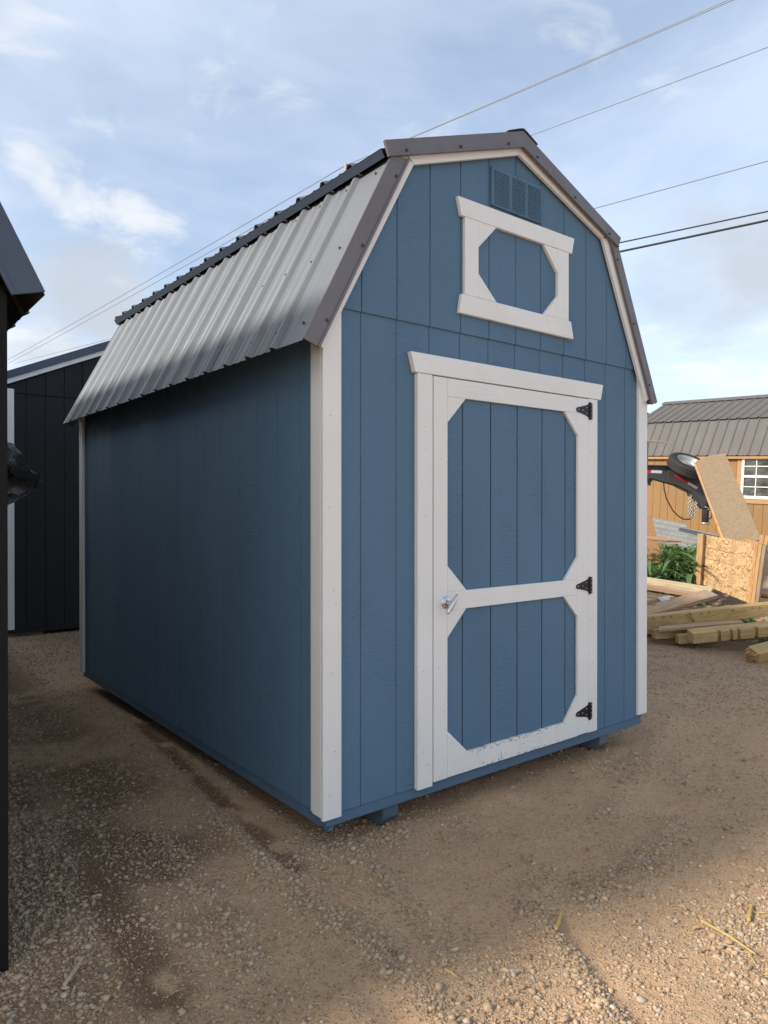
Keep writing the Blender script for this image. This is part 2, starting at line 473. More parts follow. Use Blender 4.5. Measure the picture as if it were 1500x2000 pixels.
def ground_mat():
    t = NT('dirt_and_gravel')
    p = t.pos()
    a = t.node('ShaderNodeAttribute', attribute_name='gravel')
    sc = t.node('ShaderNodeSeparateColor'); t.put(sc.inputs[0], a.outputs['Color'])
    dens, damp_shade, far = sc.outputs[0], sc.outputs[1], sc.outputs[2]
    n1 = t.noise(p, 2.2, 6, 0.6)
    n2 = t.noise(p, 38, 6, 0.7)
    n3 = t.noise(p, 170, 4, 0.7)
    dirt = t.mix(t.rng(n1, 0.3, 0.7), (0.64, 0.418, 0.256), (0.55, 0.350, 0.210))
    dirt = t.mix(t.rng(n2, 0.3, 0.72, 0, 0.6), dirt, (0.64, 0.455, 0.30))
    dirt = t.mix(t.rng(n3, 0.5, 0.75, 0, 0.55), dirt, (0.28, 0.185, 0.115))
    # fine grit between the modelled stones
    vc = t.voro(p, 95)
    vd = t.voro(p, 95, 'Distance')
    gs = t.node('ShaderNodeSeparateColor'); t.put(gs.inputs[0], vc)
    grit = t.ramp(gs.outputs[0], [(0, (0.30, 0.225, 0.155)), (0.4, (0.46, 0.345, 0.235)), (0.75, (0.58, 0.46, 0.33)), (1, (0.66, 0.57, 0.45))])
    gm = t.math('MULTIPLY', t.rng(t.math('MULTIPLY_ADD', gs.outputs[1], 0.6, t.math('MULTIPLY', dens, 0.6)), 0.30, 0.5), t.rng(vd, 0.3, 0.5, 1, 0))
    c = t.mix(t.math('MULTIPLY', gm, 0.85), dirt, grit)
    # stones too far off to model
    v2 = t.voro(p, 34)
    g2 = t.node('ShaderNodeSeparateColor'); t.put(g2.inputs[0], v2)
    d2 = t.voro(p, 34, 'Distance')
    st = t.ramp(g2.outputs[0], [(0, (0.20, 0.16, 0.13)), (0.5, (0.34, 0.27, 0.21)), (1, (0.50, 0.42, 0.34))])
    c = t.mix(t.math('MULTIPLY', far, t.rng(d2, 0.55, 0.2, 0, 0.9)), c, st)
    c = t.mix(t.math('MULTIPLY', far, 0.55), c, (0.38, 0.28, 0.20))
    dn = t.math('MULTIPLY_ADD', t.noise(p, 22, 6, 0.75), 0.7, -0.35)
    dm = t.rng(t.math('ADD', damp_shade, dn), 0.12, 0.95)
    c = t.mix(t.math('MULTIPLY', dm, 0.78), c, (0.13, 0.076, 0.042))  # real damp in the ruts, plus shade painted into the alley soil
    n4 = t.noise(p, 16, 5, 0.7)
    h = t.math('ADD', t.math('MULTIPLY_ADD', n4, 1.2, t.math('MULTIPLY', n2, 0.8)), t.math('MULTIPLY', n3, 0.5))
    h = t.math('MULTIPLY_ADD', t.math('MULTIPLY', gm, t.rng(vd, 0.0, 0.5, 1, 0)), 0.7, h)
    h = t.math('MULTIPLY_ADD', t.math('MULTIPLY', far, t.rng(d2, 0.0, 0.6, 1, 0)), 1.6, h)
    return t.done(c, 0.92, 0, t.bump(h, 0.8, 0.013), 0.15)


def stone_mat(name, k):
    t = NT(name)
    r = t.node('ShaderNodeNewGeometry').outputs['Random Per Island']
    p = t.pos()
    c = t.ramp(r, [(0.0, tuple(k * q for q in (0.24, 0.175, 0.12))), (0.22, tuple(k * q for q in (0.38, 0.268, 0.172))), (0.5, tuple(k * q for q in (0.46, 0.335, 0.22))), (0.78, tuple(k * q for q in (0.51, 0.395, 0.275))), (0.93, tuple(k * q for q in (0.40, 0.35, 0.29))), (1.0, tuple(k * q for q in (0.55, 0.465, 0.36)))])
    n = t.noise(p, 120, 4, 0.65)
    c = t.mix(t.rng(n, 0.35, 0.7, 0, 0.45), c, (0.32, 0.23, 0.15))
    return t.done(c, 0.85, 0, t.bump(n, 0.4, 0.002), 0.25)


M_GROUND = ground_mat()
M_STONE = stone_mat('crushed_stone', 1.12)
M_STONE_GREY = stone_mat('weathered_crushed_stone', 1.08)
M_STRAW = simple('dry_straw', srgb(206, 176, 112), 0.8, 0, 60, 0.4, 0.1, 0.2)
M_CHIP = simple('wood_chips', srgb(186, 154, 116), 0.85, 0, 60, 0.5, 0.2, 0.2)

# ---------------------------------------------------------------- building helpers
WORLD = {}


def link(name, me, mat, parent=None, mw=None):
    o = bpy.data.objects.new(name, me)
    C.objects.link(o)
    if mat is not None and not me.materials: me.materials.append(mat)
    mw = mw or Matrix.Identity(4)
    o.matrix_basis = mw
    WORLD[o.name] = mw
    if parent is not None:
        o.parent = parent
        o.matrix_parent_inverse = WORLD[parent.name].inverted()
    return o


def mesh(name, verts, faces, mat, parent=None, mw=None, smooth=False, bevel=0.0, seg=1):
    me = bpy.data.meshes.new(name)
    me.from_pydata([tuple(v) for v in verts], [], faces)
    bm = bmesh.new(); bm.from_mesh(me)
    bmesh.ops.recalc_face_normals(bm, faces=bm.faces)
    if bevel:
        bmesh.ops.bevel(bm, geom=list(bm.edges), offset=bevel, segments=seg, profile=0.5, affect='EDGES', clamp_overlap=True)
    bm.to_mesh(me); bm.free()
    if smooth:
        for p in me.polygons: p.use_smooth = True
    return link(name, me, mat, parent, mw)


def empty(name, loc, label, cat, group=None):
    o = bpy.data.objects.new(name, None)
    C.objects.link(o)
    o.location = loc
    o.empty_display_size = 0.2
    WORLD[o.name] = Matrix.Translation(Vector(loc))
    return tag(o, label, cat, group)


def tag(o, label, cat, group=None):
    o['label'], o['category'] = label, cat
    if group: o['group'] = group
    return o


def kind(o, k):
    o['kind'] = k
    return o


def prism_geo(poly, axis, lo, hi):
    n = len(poly)
    put = {'y': lambda a, b, d: (a, d, b), 'x': lambda a, b, d: (d, a, b), 'z': lambda a, b, d: (a, b, d)}[axis]
    v = [put(a, b, lo) for a, b in poly] + [put(a, b, hi) for a, b in poly]
    f = [tuple(range(n)), tuple(range(2 * n - 1, n - 1, -1))] + [(i, (i + 1) % n, n + (i + 1) % n, n + i) for i in range(n)]
    return v, f


def prism(name, poly, axis, lo, hi, mat, parent=None, bevel=0.0, mw=None):
    v, f = prism_geo(poly, axis, lo, hi)
    return mesh(name, v, f, mat, parent, mw, False, bevel)


def box_geo(a, b):
    return prism_geo([(a[0], a[2]), (b[0], a[2]), (b[0], b[2]), (a[0], b[2])], 'y', a[1], b[1])


def box(name, a, b, mat, parent=None, bevel=0.0, mw=None):
    v, f = box_geo(a, b)
    return mesh(name, v, f, mat, parent, mw, False, bevel)


class Join:
    def __init__(s): s.v, s.f = [], []

    def add(s, geo, mw=None):
        o = len(s.v)
        s.v += [tuple(mw @ Vector(p)) if mw is not None else tuple(p) for p in geo[0]]
        s.f += [tuple(i + o for i in f) for f in geo[1]]
        return s

    def build(s, name, mat, parent=None, smooth=False): return mesh(name, s.v, s.f, mat, parent, None, smooth)


def tube_geo(pts, r, n=8, caps=True):
    pts = [Vector(p) for p in pts]
    rs = r if isinstance(r, (list, tuple)) else [r] * len(pts)
    v, f = [], []
    for i, p in enumerate(pts):
        d = (pts[min(i + 1, len(pts) - 1)] - pts[max(i - 1, 0)]).normalized()
        u = d.cross(Vector((0, 0, 1)))
        if u.length < 1e-3: u = d.cross(Vector((1, 0, 0)))
        u.normalize(); w = d.cross(u)
        for k in range(n):
            a = 2 * math.pi * k / n
            v.append(p + (u * math.cos(a) + w * math.sin(a)) * rs[i])
    for i in range(len(pts) - 1):
        for k in range(n):
            f.append((i * n + k, i * n + (k + 1) % n, (i + 1) * n + (k + 1) % n, (i + 1) * n + k))
    if caps: f += [tuple(range(n)), tuple(range(len(pts) * n - 1, (len(pts) - 1) * n - 1, -1))]
    return v, f


def lathe_geo(prof, n=24, closed=False):       # profile of (radius, height) round z
    v, f = [], []
    for r, z in prof:
        for k in range(n):
            a = 2 * math.pi * k / n
            v.append((r * math.cos(a), r * math.sin(a), z))
    m = len(prof)
    for i in range(m if closed else m - 1):
        j = (i + 1) % m
        for k in range(n):
            f.append((i * n + k, i * n + (k + 1) % n, j * n + (k + 1) % n, j * n + k))
    return v, f


def frame(p, xdir, up):
    x = Vector(xdir).normalized()
    z = Vector(up) - x * x.dot(Vector(up)); z.normalize()
    y = z.cross(x)
    m = Matrix((x, y, z)).transposed().to_4x4()
    m.translation = Vector(p)
    return m


def plank(name, p0, p1, w, t, mat, up=(0, 0, 1), parent=None, bevel=0.003, poly=None):
    """a board from p0 to p1, centred on that line; w across, t thick along up"""
    p0, p1 = Vector(p0), Vector(p1)
    ln = (p1 - p0).length
    m = frame((p0 + p1) / 2, p1 - p0, up)
    if poly is None:
        v, f = box_geo((-ln / 2, -w / 2, -t / 2), (ln / 2, w / 2, t / 2))
    else:
        v, f = prism_geo([(a * ln - ln / 2, b * w) for a, b in poly], 'z', -t / 2, t / 2)
    return mesh(name, v, f, mat, parent, m, False, bevel)


def clip_top(xl, xr, z0, top):
    """strip xl..xr from z0 up to the piecewise line top"""
    def h(x):
        for (xa, za), (xb, zb) in zip(top, top[1:]):
            if xa - 1e-9 <= x <= xb + 1e-9: return za + (zb - za) * (x - xa) / max(xb - xa, 1e-9)
        return -9
    xs = sorted({xl, xr, *[x for x, z in top if xl < x < xr]})
    pts = [(x, h(x)) for x in xs]
    if max(z for _, z in pts) <= z0 + 0.005: return None
    if pts[0][1] < z0 or pts[-1][1] < z0:
        out = []
        for (xa, za), (xb, zb) in zip(pts, pts[1:]):
            if (za - z0) * (zb - z0) < 0:
                xm = xa + (z0 - za) * (xb - xa) / (zb - za)
                out += [(xm, z0)] if za < z0 else [(xa, za), (xm, z0)]
            elif za >= z0: out.append((xa, za))
        if pts[-1][1] >= z0: out.append(pts[-1])
        pts = out
        lo = []
        if pts[-1][1] > z0: lo.append((pts[-1][0], z0))
        if pts[0][1] > z0: lo.append((pts[0][0], z0))
        poly = pts + lo
    else:
        poly = pts + [(xr, z0), (xl, z0)]
    return poly if len(poly) >= 3 else None


# ---------------------------------------------------------------- value noise
def vnoise(x, y, sc, seed=0):
    g = np.random.default_rng(seed).random((256, 256))
    x, y = np.asarray(x, float) * sc, np.asarray(y, float) * sc
    i, j = np.floor(x).astype(int), np.floor(y).astype(int)
    a, b = x - i, y - j
    a, b = a * a * (3 - 2 * a), b * b * (3 - 2 * b)
    i0, j0, i1, j1 = i % 256, j % 256, (i + 1) % 256, (j + 1) % 256
    return (g[i0, j0] * (1 - a) + g[i1, j0] * a) * (1 - b) + (g[i0, j1] * (1 - a) + g[i1, j1] * a) * b


def fbm(x, y, sc, seed=0, oct=4, r=0.5):
    s, a, t = 0, 1.0, 0
    for k in range(oct):
        s = s + a * vnoise(x, y, sc * 2 ** k, seed + k); t += a; a *= r
    return s / t


def smooth(v, a, b):
    t = np.clip((v - a) / (b - a), 0, 1)
    return t * t * (3 - 2 * t)


def seg_dist(x, y, pts):
    d = np.full(np.shape(x), 1e9)
    for (ax, ay), (bx, by) in zip(pts, pts[1:]):
        ex, ey = bx - ax, by - ay
        t = np.clip(((x - ax) * ex + (y - ay) * ey) / (ex * ex + ey * ey), 0, 1)
        d = np.minimum(d, np.hypot(x - ax - t * ex, y - ay - t * ey))
    return d


RIDGES = [([(-0.34, -1.5), (-0.30, -1.07), (-0.26, -0.70), (-0.28, -0.36), (-0.27, 0.28), (-0.22, 1.1), (-0.10, 2.4)], 0.075, 0.016),
          ([(-0.02, -1.7), (0.06, -1.38), (0.22, -1.09), (0.32, -0.85), (0.55, -0.70)], 0.07, 0.014),
          ([(-0.12, -0.9), (-0.02, -0.55), (0.05, -0.3), (0.10, 0.0)], 0.05, 0.008),
          ([(0.55, -0.95), (0.95, -0.9), (1.4, -0.80)], 0.09, 0.008),
          ([(-0.62, -0.5), (-0.55, 0.0), (-0.50, 0.7), (-0.40, 1.8)], 0.07, 0.008),
          ([(1.2, -0.55), (1.8, -0.35), (2.6, 0.0)], 0.08, 0.008)]
RUTS = [([(-0.185, -0.06), (-0.16, 0.15), (-0.14, 0.5), (-0.10, 1.1), (0.0, 2.2)], 0.055, 0.010),
        ([(-0.90, -0.5), (-0.86, 0.1), (-0.80, 0.8)], 0.10, 0.004),
        ([(-0.42, -1.3), (-0.40, -0.9)], 0.05, 0.012),
        ([(0.10, -1.5), (0.22, -1.25), (0.36, -1.0)], 0.045, 0.012)]


def ground_h(x, y):
    x, y = np.asarray(x, float), np.asarray(y, float)
    h = -0.055 + 0.80 * smooth(x, 6.6, 11.5) * smooth(x - 0.3 * np.abs(y - 3), 4.5, 8.0)
    h = h + (fbm(x, y, 0.5, 1, 3) - 0.5) * 0.05 + (fbm(x, y, 4.0, 5, 5, .6) - 0.5) * 0.030
    for pts, w, a in RIDGES: h = h + a * np.exp(-(seg_dist(x, y, pts) / w) ** 2)
    for pts, w, a in RUTS: h = h - a * np.exp(-(seg_dist(x, y, pts) / w) ** 2)
    inside = smooth(x, -0.15, 0.1) * smooth(2.6 - x, 0, 0.2) * smooth(y, -0.1, 0.1) * smooth(3.7 - y, 0, 0.2)
    return h - 0.02 * inside


def gravel_d(x, y):
    n = fbm(x, y, 1.6, 21, 4)
    n2 = fbm(x, y, 5.0, 31, 3)
    d = 0.17 + smooth(n, 0.45, 0.68) * 0.45 + smooth(n2, 0.55, 0.75) * 0.22
    d = d + 0.55 * smooth(-x, 0.45, 0.95) * smooth(y, -0.9, -0.1)                 # left alley edge
    d = d + 0.30 * smooth(y, 0.4, 1.4) * smooth(-x, -0.1, 0.3)
    d = d + 0.60 * smooth(x - 0.9 * (y + 1.5), 0.30, 0.62) * smooth(-y, 1.15, 1.4)   # bottom right patch
    d = d + 0.40 * smooth(x, 2.5, 4.0)
    d = d - 0.22 * smooth(-y, 0.2, 0.5) * smooth(x, -0.1, 0.3) * (1 - smooth(-y, 0.75, 0.95))
    for pts, w, a in RIDGES: d = d + (0.30 + 22 * a) * np.exp(-(seg_dist(x, y, pts) / (w * 0.85)) ** 2)
    for pts, w, a in RUTS: d = d - 0.55 * np.exp(-(seg_dist(x, y, pts) / (w * 0.8)) ** 2)
    return np.clip(d, 0.03, 1.0)


def damp_shade_m(x, y):
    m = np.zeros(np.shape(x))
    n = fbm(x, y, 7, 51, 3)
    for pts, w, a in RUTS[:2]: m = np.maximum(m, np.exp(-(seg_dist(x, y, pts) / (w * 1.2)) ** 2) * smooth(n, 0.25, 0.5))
    m = np.maximum(m, smooth(-x, -0.05, 0.55) * smooth(y, -0.75, 0.25) * (0.30 + 0.6 * smooth(fbm(x, y, 2.5, 61, 3), 0.35, 0.65)))  # alley soil painted darker to deepen its shade, besides some damp
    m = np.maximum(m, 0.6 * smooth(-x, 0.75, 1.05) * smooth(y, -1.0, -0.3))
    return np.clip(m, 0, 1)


def axis_vals(lo, hi, step, far, growth=1.25):
    a = list(np.arange(lo, hi + 1e-9, step))
    s = step
    while a[-1] < far: s *= growth; a.append(a[-1] + s)
    s = step
    pre = []
    b = lo
    while b > -far: s *= growth; b -= s; pre.append(b)
    return np.array(pre[::-1] + a)


def build_ground():
    xs = axis_vals(-1.9, 3.6, 0.02, 400)
    ys = axis_vals(-2.2, 4.6, 0.02, 400)
    X, Y = np.meshgrid(xs, ys, indexing='ij')
    Z = ground_h(X, Y)
    nx, ny = X.shape
    v = np.stack([X, Y, Z], -1).reshape(-1, 3)
    idx = np.arange(nx * ny).reshape(nx, ny)
    q = np.stack([idx[:-1, :-1], idx[1:, :-1], idx[1:, 1:], idx[:-1, 1:]], -1).reshape(-1, 4)
    me = bpy.data.meshes.new('ground')
    me.vertices.add(len(v)); me.vertices.foreach_set('co', v.ravel())
    me.loops.add(q.size); me.loops.foreach_set('vertex_index', q.ravel().astype(np.int32))
    me.polygons.add(len(q)); me.polygons.foreach_set('loop_start', np.arange(0, q.size, 4, dtype=np.int32))
    me.polygons.foreach_set('use_smooth', np.ones(len(q), bool))
    me.update(calc_edges=True)
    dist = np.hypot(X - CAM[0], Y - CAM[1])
    col = np.stack([gravel_d(X, Y), damp_shade_m(X, Y), smooth(dist, 5.0, 8.5), np.ones_like(X)], -1).reshape(-1, 4)
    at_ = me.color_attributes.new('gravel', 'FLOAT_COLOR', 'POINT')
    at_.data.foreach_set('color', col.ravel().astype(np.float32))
    return kind(link('ground', me, M_GROUND), 'structure')


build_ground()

# ---------------------------------------------------------------- gambrel barn shed pieces
G = 0.2032
RIB0, RIB = 0.192, 0.2286


def sheet(name, A, B, ya, yb, mat, parent, off=0.0, lim=(-9, 99), thick=0.0016, ribs=True, out=1):
    """corrugated metal sheet between lower edge A and upper edge B (x, z), from ya to yb"""
    A, B = Vector((A[0], 0, A[1])), Vector((B[0], 0, B[1]))
    d = (B - A).normalized()
    nrm = Vector((-d.z, 0, d.x)) * (1 if d.x > 0 else -1)
    if nrm.z < 0: nrm = -nrm
    ys = {round(ya, 4): None, round(yb, 4): None}
    k0 = int((ya - RIB0) / RIB) - 2
    prof = []
    for k in range(k0, k0 + int((yb - ya) / RIB) + 5):
        r = RIB0 + k * RIB
        if not lim[0] < r < lim[1]: continue
        prof += [(r - .027, 0), (r - .010, .018), (r + .010, .018), (r + .027, 0)]
        for q in (.078, .150): prof += [(r + q - .013, 0), (r + q - .006, .0035), (r + q + .006, .0035), (r + q + .013, 0)]
    py, ph = np.array([p[0] for p in prof]), np.array([p[1] for p in prof])
    yy = sorted({ya, yb, *[p for p in py if ya < p < yb]})
    hh = np.interp(yy, py, ph) if ribs else np.zeros(len(yy))
    v, f = [], []
    for layer in (0, 1):
        for y, h in zip(yy, hh):
            for P in (A, B):
                q = P + nrm * (h + off - layer * thick); v.append((q.x, y, q.z))
    m = len(yy)
    for i in range(m - 1):
        a = 2 * i
        f.append((a, a + 2, a + 3, a + 1))
        b = 2 * m + a
        f.append((b, b + 1, b + 3, b + 2))
        f.append((a, b, b + 2, a + 2)); f.append((a + 1, a + 3, b + 3, b + 1))
    f.append((0, 1, 2 * m + 1, 2 * m)); e = 2 * (m - 1); f.append((e, 2 * m + e, 2 * m + e + 1, e + 1))
    return mesh(name, v, f, mat, parent)


PROF = dict(EL=(-.138, 2.090), KL=(.325, 2.978), UL=(.268, 3.000), P=(1.203, 3.358), UR=(2.085, 3.000), KR=(2.062, 2.972), ER=(2.503, 2.072))


def gambrel_roof(root, dx, y0, y1, m_left, m_right, m_flash, prof=PROF, mp=lambda x, z: (x, z)):
    p = {k: (mp(x, z)[0] + dx, mp(x, z)[1]) for k, (x, z) in prof.items()}
    cuts = [y0] + [RIB0 + k * RIB + 0.01 for k in range(3, 60, 4) if RIB0 + k * RIB < y1 - .3] + [y1]
    for a, b, mat in ((p['EL'], p['KL'], m_left), (p['ER'], p['KR'], m_right), (p['UL'], p['P'], m_left), (p['UR'], p['P'], m_right)):
        for i in range(len(cuts) - 1):
            sheet('roof_sheet', a, b, cuts[i] - (0.05 if i else 0), cuts[i + 1], mat, root, off=0.002 * (i % 2) + 0.001, lim=(y0 + .10, y1 - .08))
    # gable edge flashing, folded over the verge, both ends
    for ye, s in ((y0, -1), (y1, 1)):
        lo, hi = sorted((ye, ye + s * 0.010))
        lo2, hi2 = sorted((ye + s * 0.003, ye + s * 0.018))
        low_l = [(-.138, 2.097), (-.060, 2.068), (.432, 3.000), (.322, 2.985)]
        low_r = [(2.503, 2.078), (2.438, 2.058), (1.985, 2.998), (2.068, 2.985)]
        up_l = [(.278, 3.036), (.304, 2.970), (1.203, 3.292), (1.203, 3.378)]
        up_r = [(2.088, 3.026), (2.060, 2.962), (1.203, 3.292), (1.203, 3.378)]
        for poly, (a, b) in ((low_l, (lo, hi)), (low_r, (lo, hi)), (up_l, (lo2, hi2)), (up_r, (lo2, hi2))):
            fl = prism('rake_flashing', [(mp(x, z)[0] + dx, mp(x, z)[1]) for x, z in poly], 'y', a, b, m_flash, root, 0.0015)
            poly = [mp(x, z) for x, z in poly]
            (xo0, zo0), (xi0, zi0), (xi1, zi1), (xo1, zo1) = poly
            # hem along the lower edge and screws through it
            face = (a if s < 0 else b)
            hem = [(xi0, zi0), (xi1, zi1), (xi1 + (xo1 - xi1) * .14, zi1 + (zo1 - zi1) * .14), (xi0 + (xo0 - xi0) * .14, zi0 + (zo0 - zi0) * .14)]
            l2, h2 = sorted((face, face + s * 0.005))
            prism('hem', [(x + dx, z) for x, z in hem], 'y', l2, h2, m_flash, fl, 0.001)
            if s < 0:
                for tt in (.12, .5, .88):
                    x = xi0 + (xi1 - xi0) * tt + (xo0 - xi0) * .30; z = zi0 + (zi1 - zi0) * tt + (zo0 - zi0) * .30
                    mw = Matrix.Translation((x + dx, face, z)) @ Matrix.Rotation(R(90), 4, 'X')
                    v, f = lathe_geo([(0.0005, .009), (.005, .009), (.005, .003), (.0085, .002), (.0085, 0)], 8)
                    mesh('screw', v, f, M_SCREW, fl, mw)
    for (x, z), sg in ((PROF['UL'], 1), (PROF['UR'], -1)):
        q = [mp(x + sg * .001, z + .001), mp(x + sg * .022, z - .032), mp(x + sg * .026, z - .030), mp(x + sg * .006, z + .003)]
        prism('drip_edge', [(a + dx, b) for a, b in q], 'y', y0 + .002, y1 - .002, M_SLATE, root)
    # ridge cap
    P = p['P']
    jc = []
    for (x, z) in ((-.125, -.020), (-.118, -.016), (-.03, .022), (0, .032), (.03, .022), (.105, -.012), (.112, -.016)): jc.append((P[0] + x, P[1] + z))
    top = jc + [(x, z - .003) for x, z in jc[::-1]]
    prism('ridge_cap', top, 'y', y0 - .022, y1 + .02, m_flash, root, 0.0)
    # screw heads on the sheets
    J = Join()
    for (A, B), ts in (((p['EL'], p['KL']), (.10, .50, .93)), ((p['ER'], p['KR']), (.10, .5, .93))):
        A, B = Vector((A[0], 0, A[1])), Vector((B[0], 0, B[1]))
        d = (B - A).normalized(); nr = Vector((-abs(d.z) if B.x > A.x else abs(d.z), 0, abs(d.x)))
        for t in ts:
            for k in range(-1, 34):
                y = RIB0 + k * RIB + (.05 if t < .9 else .05)
                if y0 < y < y1:
                    q = A + (B - A) * t + Vector((0, y, 0)) + nr * .002
                    J.add(lathe_geo([(.0005, .008), (.005, .008), (.005, .002), (.008, 0)], 6), frame(q, (0, 1, 0), nr))
    J.build('screws', M_SCREW, root)['kind'] = 'stuff'


def siding_front(root, dx, mat, yf, seam, inner_top, x_from, x_to, z_bot, phase, name='siding_board'):
    edges = [x_from] + [x for x in (phase + k * G for k in range(-2, 30)) if x_from + .02 < x < x_to - .02] + [x_to]
    g = 0.0021
    for a, b in zip(edges, edges[1:]):
        prism(name, [(a + g + dx, z_bot), (b - g + dx, z_bot), (b - g + dx, seam), (a + g + dx, seam)], 'y', yf, yf + .0040, mat, root, 0.0018)
        top = [(x, z) for x, z in inner_top]
        poly = clip_top(a + g, b - g, seam - .002, top)
        if poly: prism(name, [(x + dx, z) for x, z in poly], 'y', yf - .009, yf + .0040, mat, root, 0.0022)


INNER_TOP = [(-.02, 2.20), (.44, 3.01), (1.203, 3.29), (1.975, 3.01), (2.45, 2.10)]
SHELL = [(.006, .08), (2.42, .08), (2.42, 2.17), (2.03, 2.94), (1.203, 3.26), (.38, 2.94), (.006, 2.30)]


def build_blue_shed():
    D = 3.60
    r = empty('barn_shed', (1.21, 1.8, -.055), 'blue gambrel barn shed with white trim and grey metal roof on the gravel', 'shed')
    # inner shell seen in the grooves
    prism('wall', [(.0042 if x == .006 else x, z) for x, z in SHELL], 'y', .0042, D - .006, M_BLUE, r)
    siding_front(r, 0, M_BLUE, 0.0, 2.272, INNER_TOP, .0, 2.43, .078, .1925)
    ed = [0.0] + [.196 + k * G for k in range(17)] + [D]
    for a, b in zip(ed, ed[1:]):
        if b - a > .03: prism('siding_board', [(a + .0021, .076), (b - .0021, .076), (b - .0021, 2.31), (a + .0021, 2.31)], 'x', 0.0, .004, M_BLUE, r, 0.0018)
    for a, b in zip(ed, ed[1:]):
        if b - a > .03: prism('siding_board', [(a + .0021, .076), (b - .0021, .076), (b - .0021, 2.2), (a + .0021, 2.2)], 'x', 2.4205, 2.43, M_BLUE, r, 0.002)
    prism('siding_board', [(.05, .078), (2.38, .078), (2.38, 2.20), (2.0, 2.92), (1.203, 3.25), (.4, 2.92), (.05, 2.2)], 'y', D - .006, D, M_BLUE, r)
    # rim joists and skids
    box('rim_joist', (.012, .004, .028), (2.418, .042, .0755), M_RIM, r, .002)
    box('rim_joist', (.006, .043, .022), (.044, D - .01, .0755), M_RIM, r, .002)
    box('rim_joist', (2.386, .043, .028), (2.424, D - .01, .0755), M_RIM, r, .002)
    box('rim_joist', (.045, D - .05, .028), (2.385, D - .01, .0755), M_RIM, r, .002)
    box('floor_deck', (.045, .043, .050), (2.385, D - .051, .075), M_OLDWOOD, r)
    for x0 in (.335, 1.17, 2.0):
        y_ = .30 if x0 == 1.17 else .02
        j = [(y_, .027), (y_, -.030), (y_ + .035, -.068), (3.55, -.068), (3.57, .027)]
        prism('skid', j, 'x', x0, x0 + .092, M_SKIDWOOD, r, .003)
    box('corner_block', (.030, .012, .002), (.056, .06, .0215), M_RIM, r, .002)
    # corner boards
    prism('corner_board', [(-.020, .068), (.076, .068), (.076, 2.262), (-.020, 2.085)], 'y', -.020, -.0005, M_WV, r, .002)
    prism('corner_board', [(-.0002, .078), (.068, .078), (.068, 2.28), (-.0002, 2.28)], 'x', -.020, -.0005, M_WV, r, .002)
    prism('corner_board', [(.0682, .080), (.088, .080), (.088, 2.28), (.0682, 2.28)], 'x', -.014, -.0005, M_WV, r, .0015)
    prism('corner_board', [(2.351, .098), (2.446, .098), (2.446, 2.06), (2.351, 2.24)], 'y', -.020, -.0005, M_WV, r, .002)
    prism('corner_board', [(0, .10), (.068, .10), (.068, 2.1), (0, 2.1)], 'x', 2.4305, 2.446, M_WV, r, .002)
    prism('corner_board', [(D - .075, .066), (D + .02, .066), (D + .02, 2.28), (D - .075, 2.28)], 'x', -.020, -.0005, M_WV, r, .002)
    prism('corner_board', [(D - .075, .066), (D + .02, .066), (D + .02, 2.1), (D - .075, 2.1)], 'x', 2.4305, 2.446, M_WV, r, .002)
    for a, b in ((-.019, .076), (2.351, 2.43)): prism('corner_board', [(a, .066), (b, .066), (b, 2.12), (a, 2.12)], 'y', D + .0005, D + .019, M_WV, r, .002)
    # rake trim, front gable
    y0, y1 = -.040, -.0205
    for poly in ([(-.09, 2.105), (-.030, 2.073), (.470, 2.993), (.40, 3.03)],
                 [(.4705, 2.993), (1.203, 3.262), (1.203, 3.335), (.42, 3.04)],
                 [(2.394, 2.075), (2.455, 2.105), (2.01, 3.03), (1.939, 2.993)],
                 [(1.9385, 2.993), (1.99, 3.04), (1.2035, 3.335), (1.2035, 3.262)]):
        prism('rake_trim', poly, 'y', y0, y1, M_WH, r, .0015)
    for poly in ([(-.05, 2.15), (.03, 2.12), (.45, 2.96), (.36, 2.99)], [(2.38, 2.1), (2.44, 2.12), (2.0, 2.99), (1.92, 2.96)], [(.46, 2.965), (1.203, 3.245), (1.203, 3.32), (.42, 3.02)], [(1.93, 2.965), (1.98, 3.02), (1.2035, 3.32), (1.2035, 3.245)]):
        prism('rake_trim', poly, 'y', D + .001, D + .035, M_WH, r, .0015)
    # furring that carries the verge
    for poly in ([(-.06, 2.16), (.40, 2.97), (.36, 2.99), (-.10, 2.13)], [(.40, 2.985), (1.203, 3.30), (1.203, 3.335), (.38, 3.0)], [(1.203, 3.30), (1.99, 2.985), (2.01, 3.0), (1.203, 3.335)], [(1.99, 2.97), (2.40, 2.16), (2.45, 2.13), (2.03, 2.97)]):
        prism('verge_batten', poly, 'y', -.0202, .004, M_WH, r)
    gambrel_roof(r, 0.0, -.047, 3.635, M_GALV, M_GALV, M_BROWN)
    # gable louvre vent
    vt = box('gable_vent', (1.010, -.024, 2.955), (1.403, -.0095, 3.156), M_BLUE, r, .003)
    frame_j, sl = Join(), Join()
    for a, b in ((1.028, 1.138), (1.166, 1.266), (1.291, 1.392)):
        n = 15
        for i in range(n):
            z = 2.968 + (3.142 - 2.968) * (i + .5) / n
            h = (3.142 - 2.968) / n
            pts = [(-.0252, z - h * .30), (-.0295, z - h * .40), (-.0290, z - h * .47), (-.0248, z + h * .46)]
            mid = (a + b) / 2
            for (xa, xb, dz) in ((a, mid, 0), (mid, b, 0)):
                v, f = prism_geo(pts, 'x', xa, xb)
                sl.add((v, f))
    sl.build('louvres', M_BLUE, vt)['kind'] = 'stuff'
    dk = Join()
    for a, b in ((1.028, 1.138), (1.166, 1.266), (1.291, 1.392)): dk.add(box_geo((a, -.0246, 2.966), (b, -.0236, 3.144)))
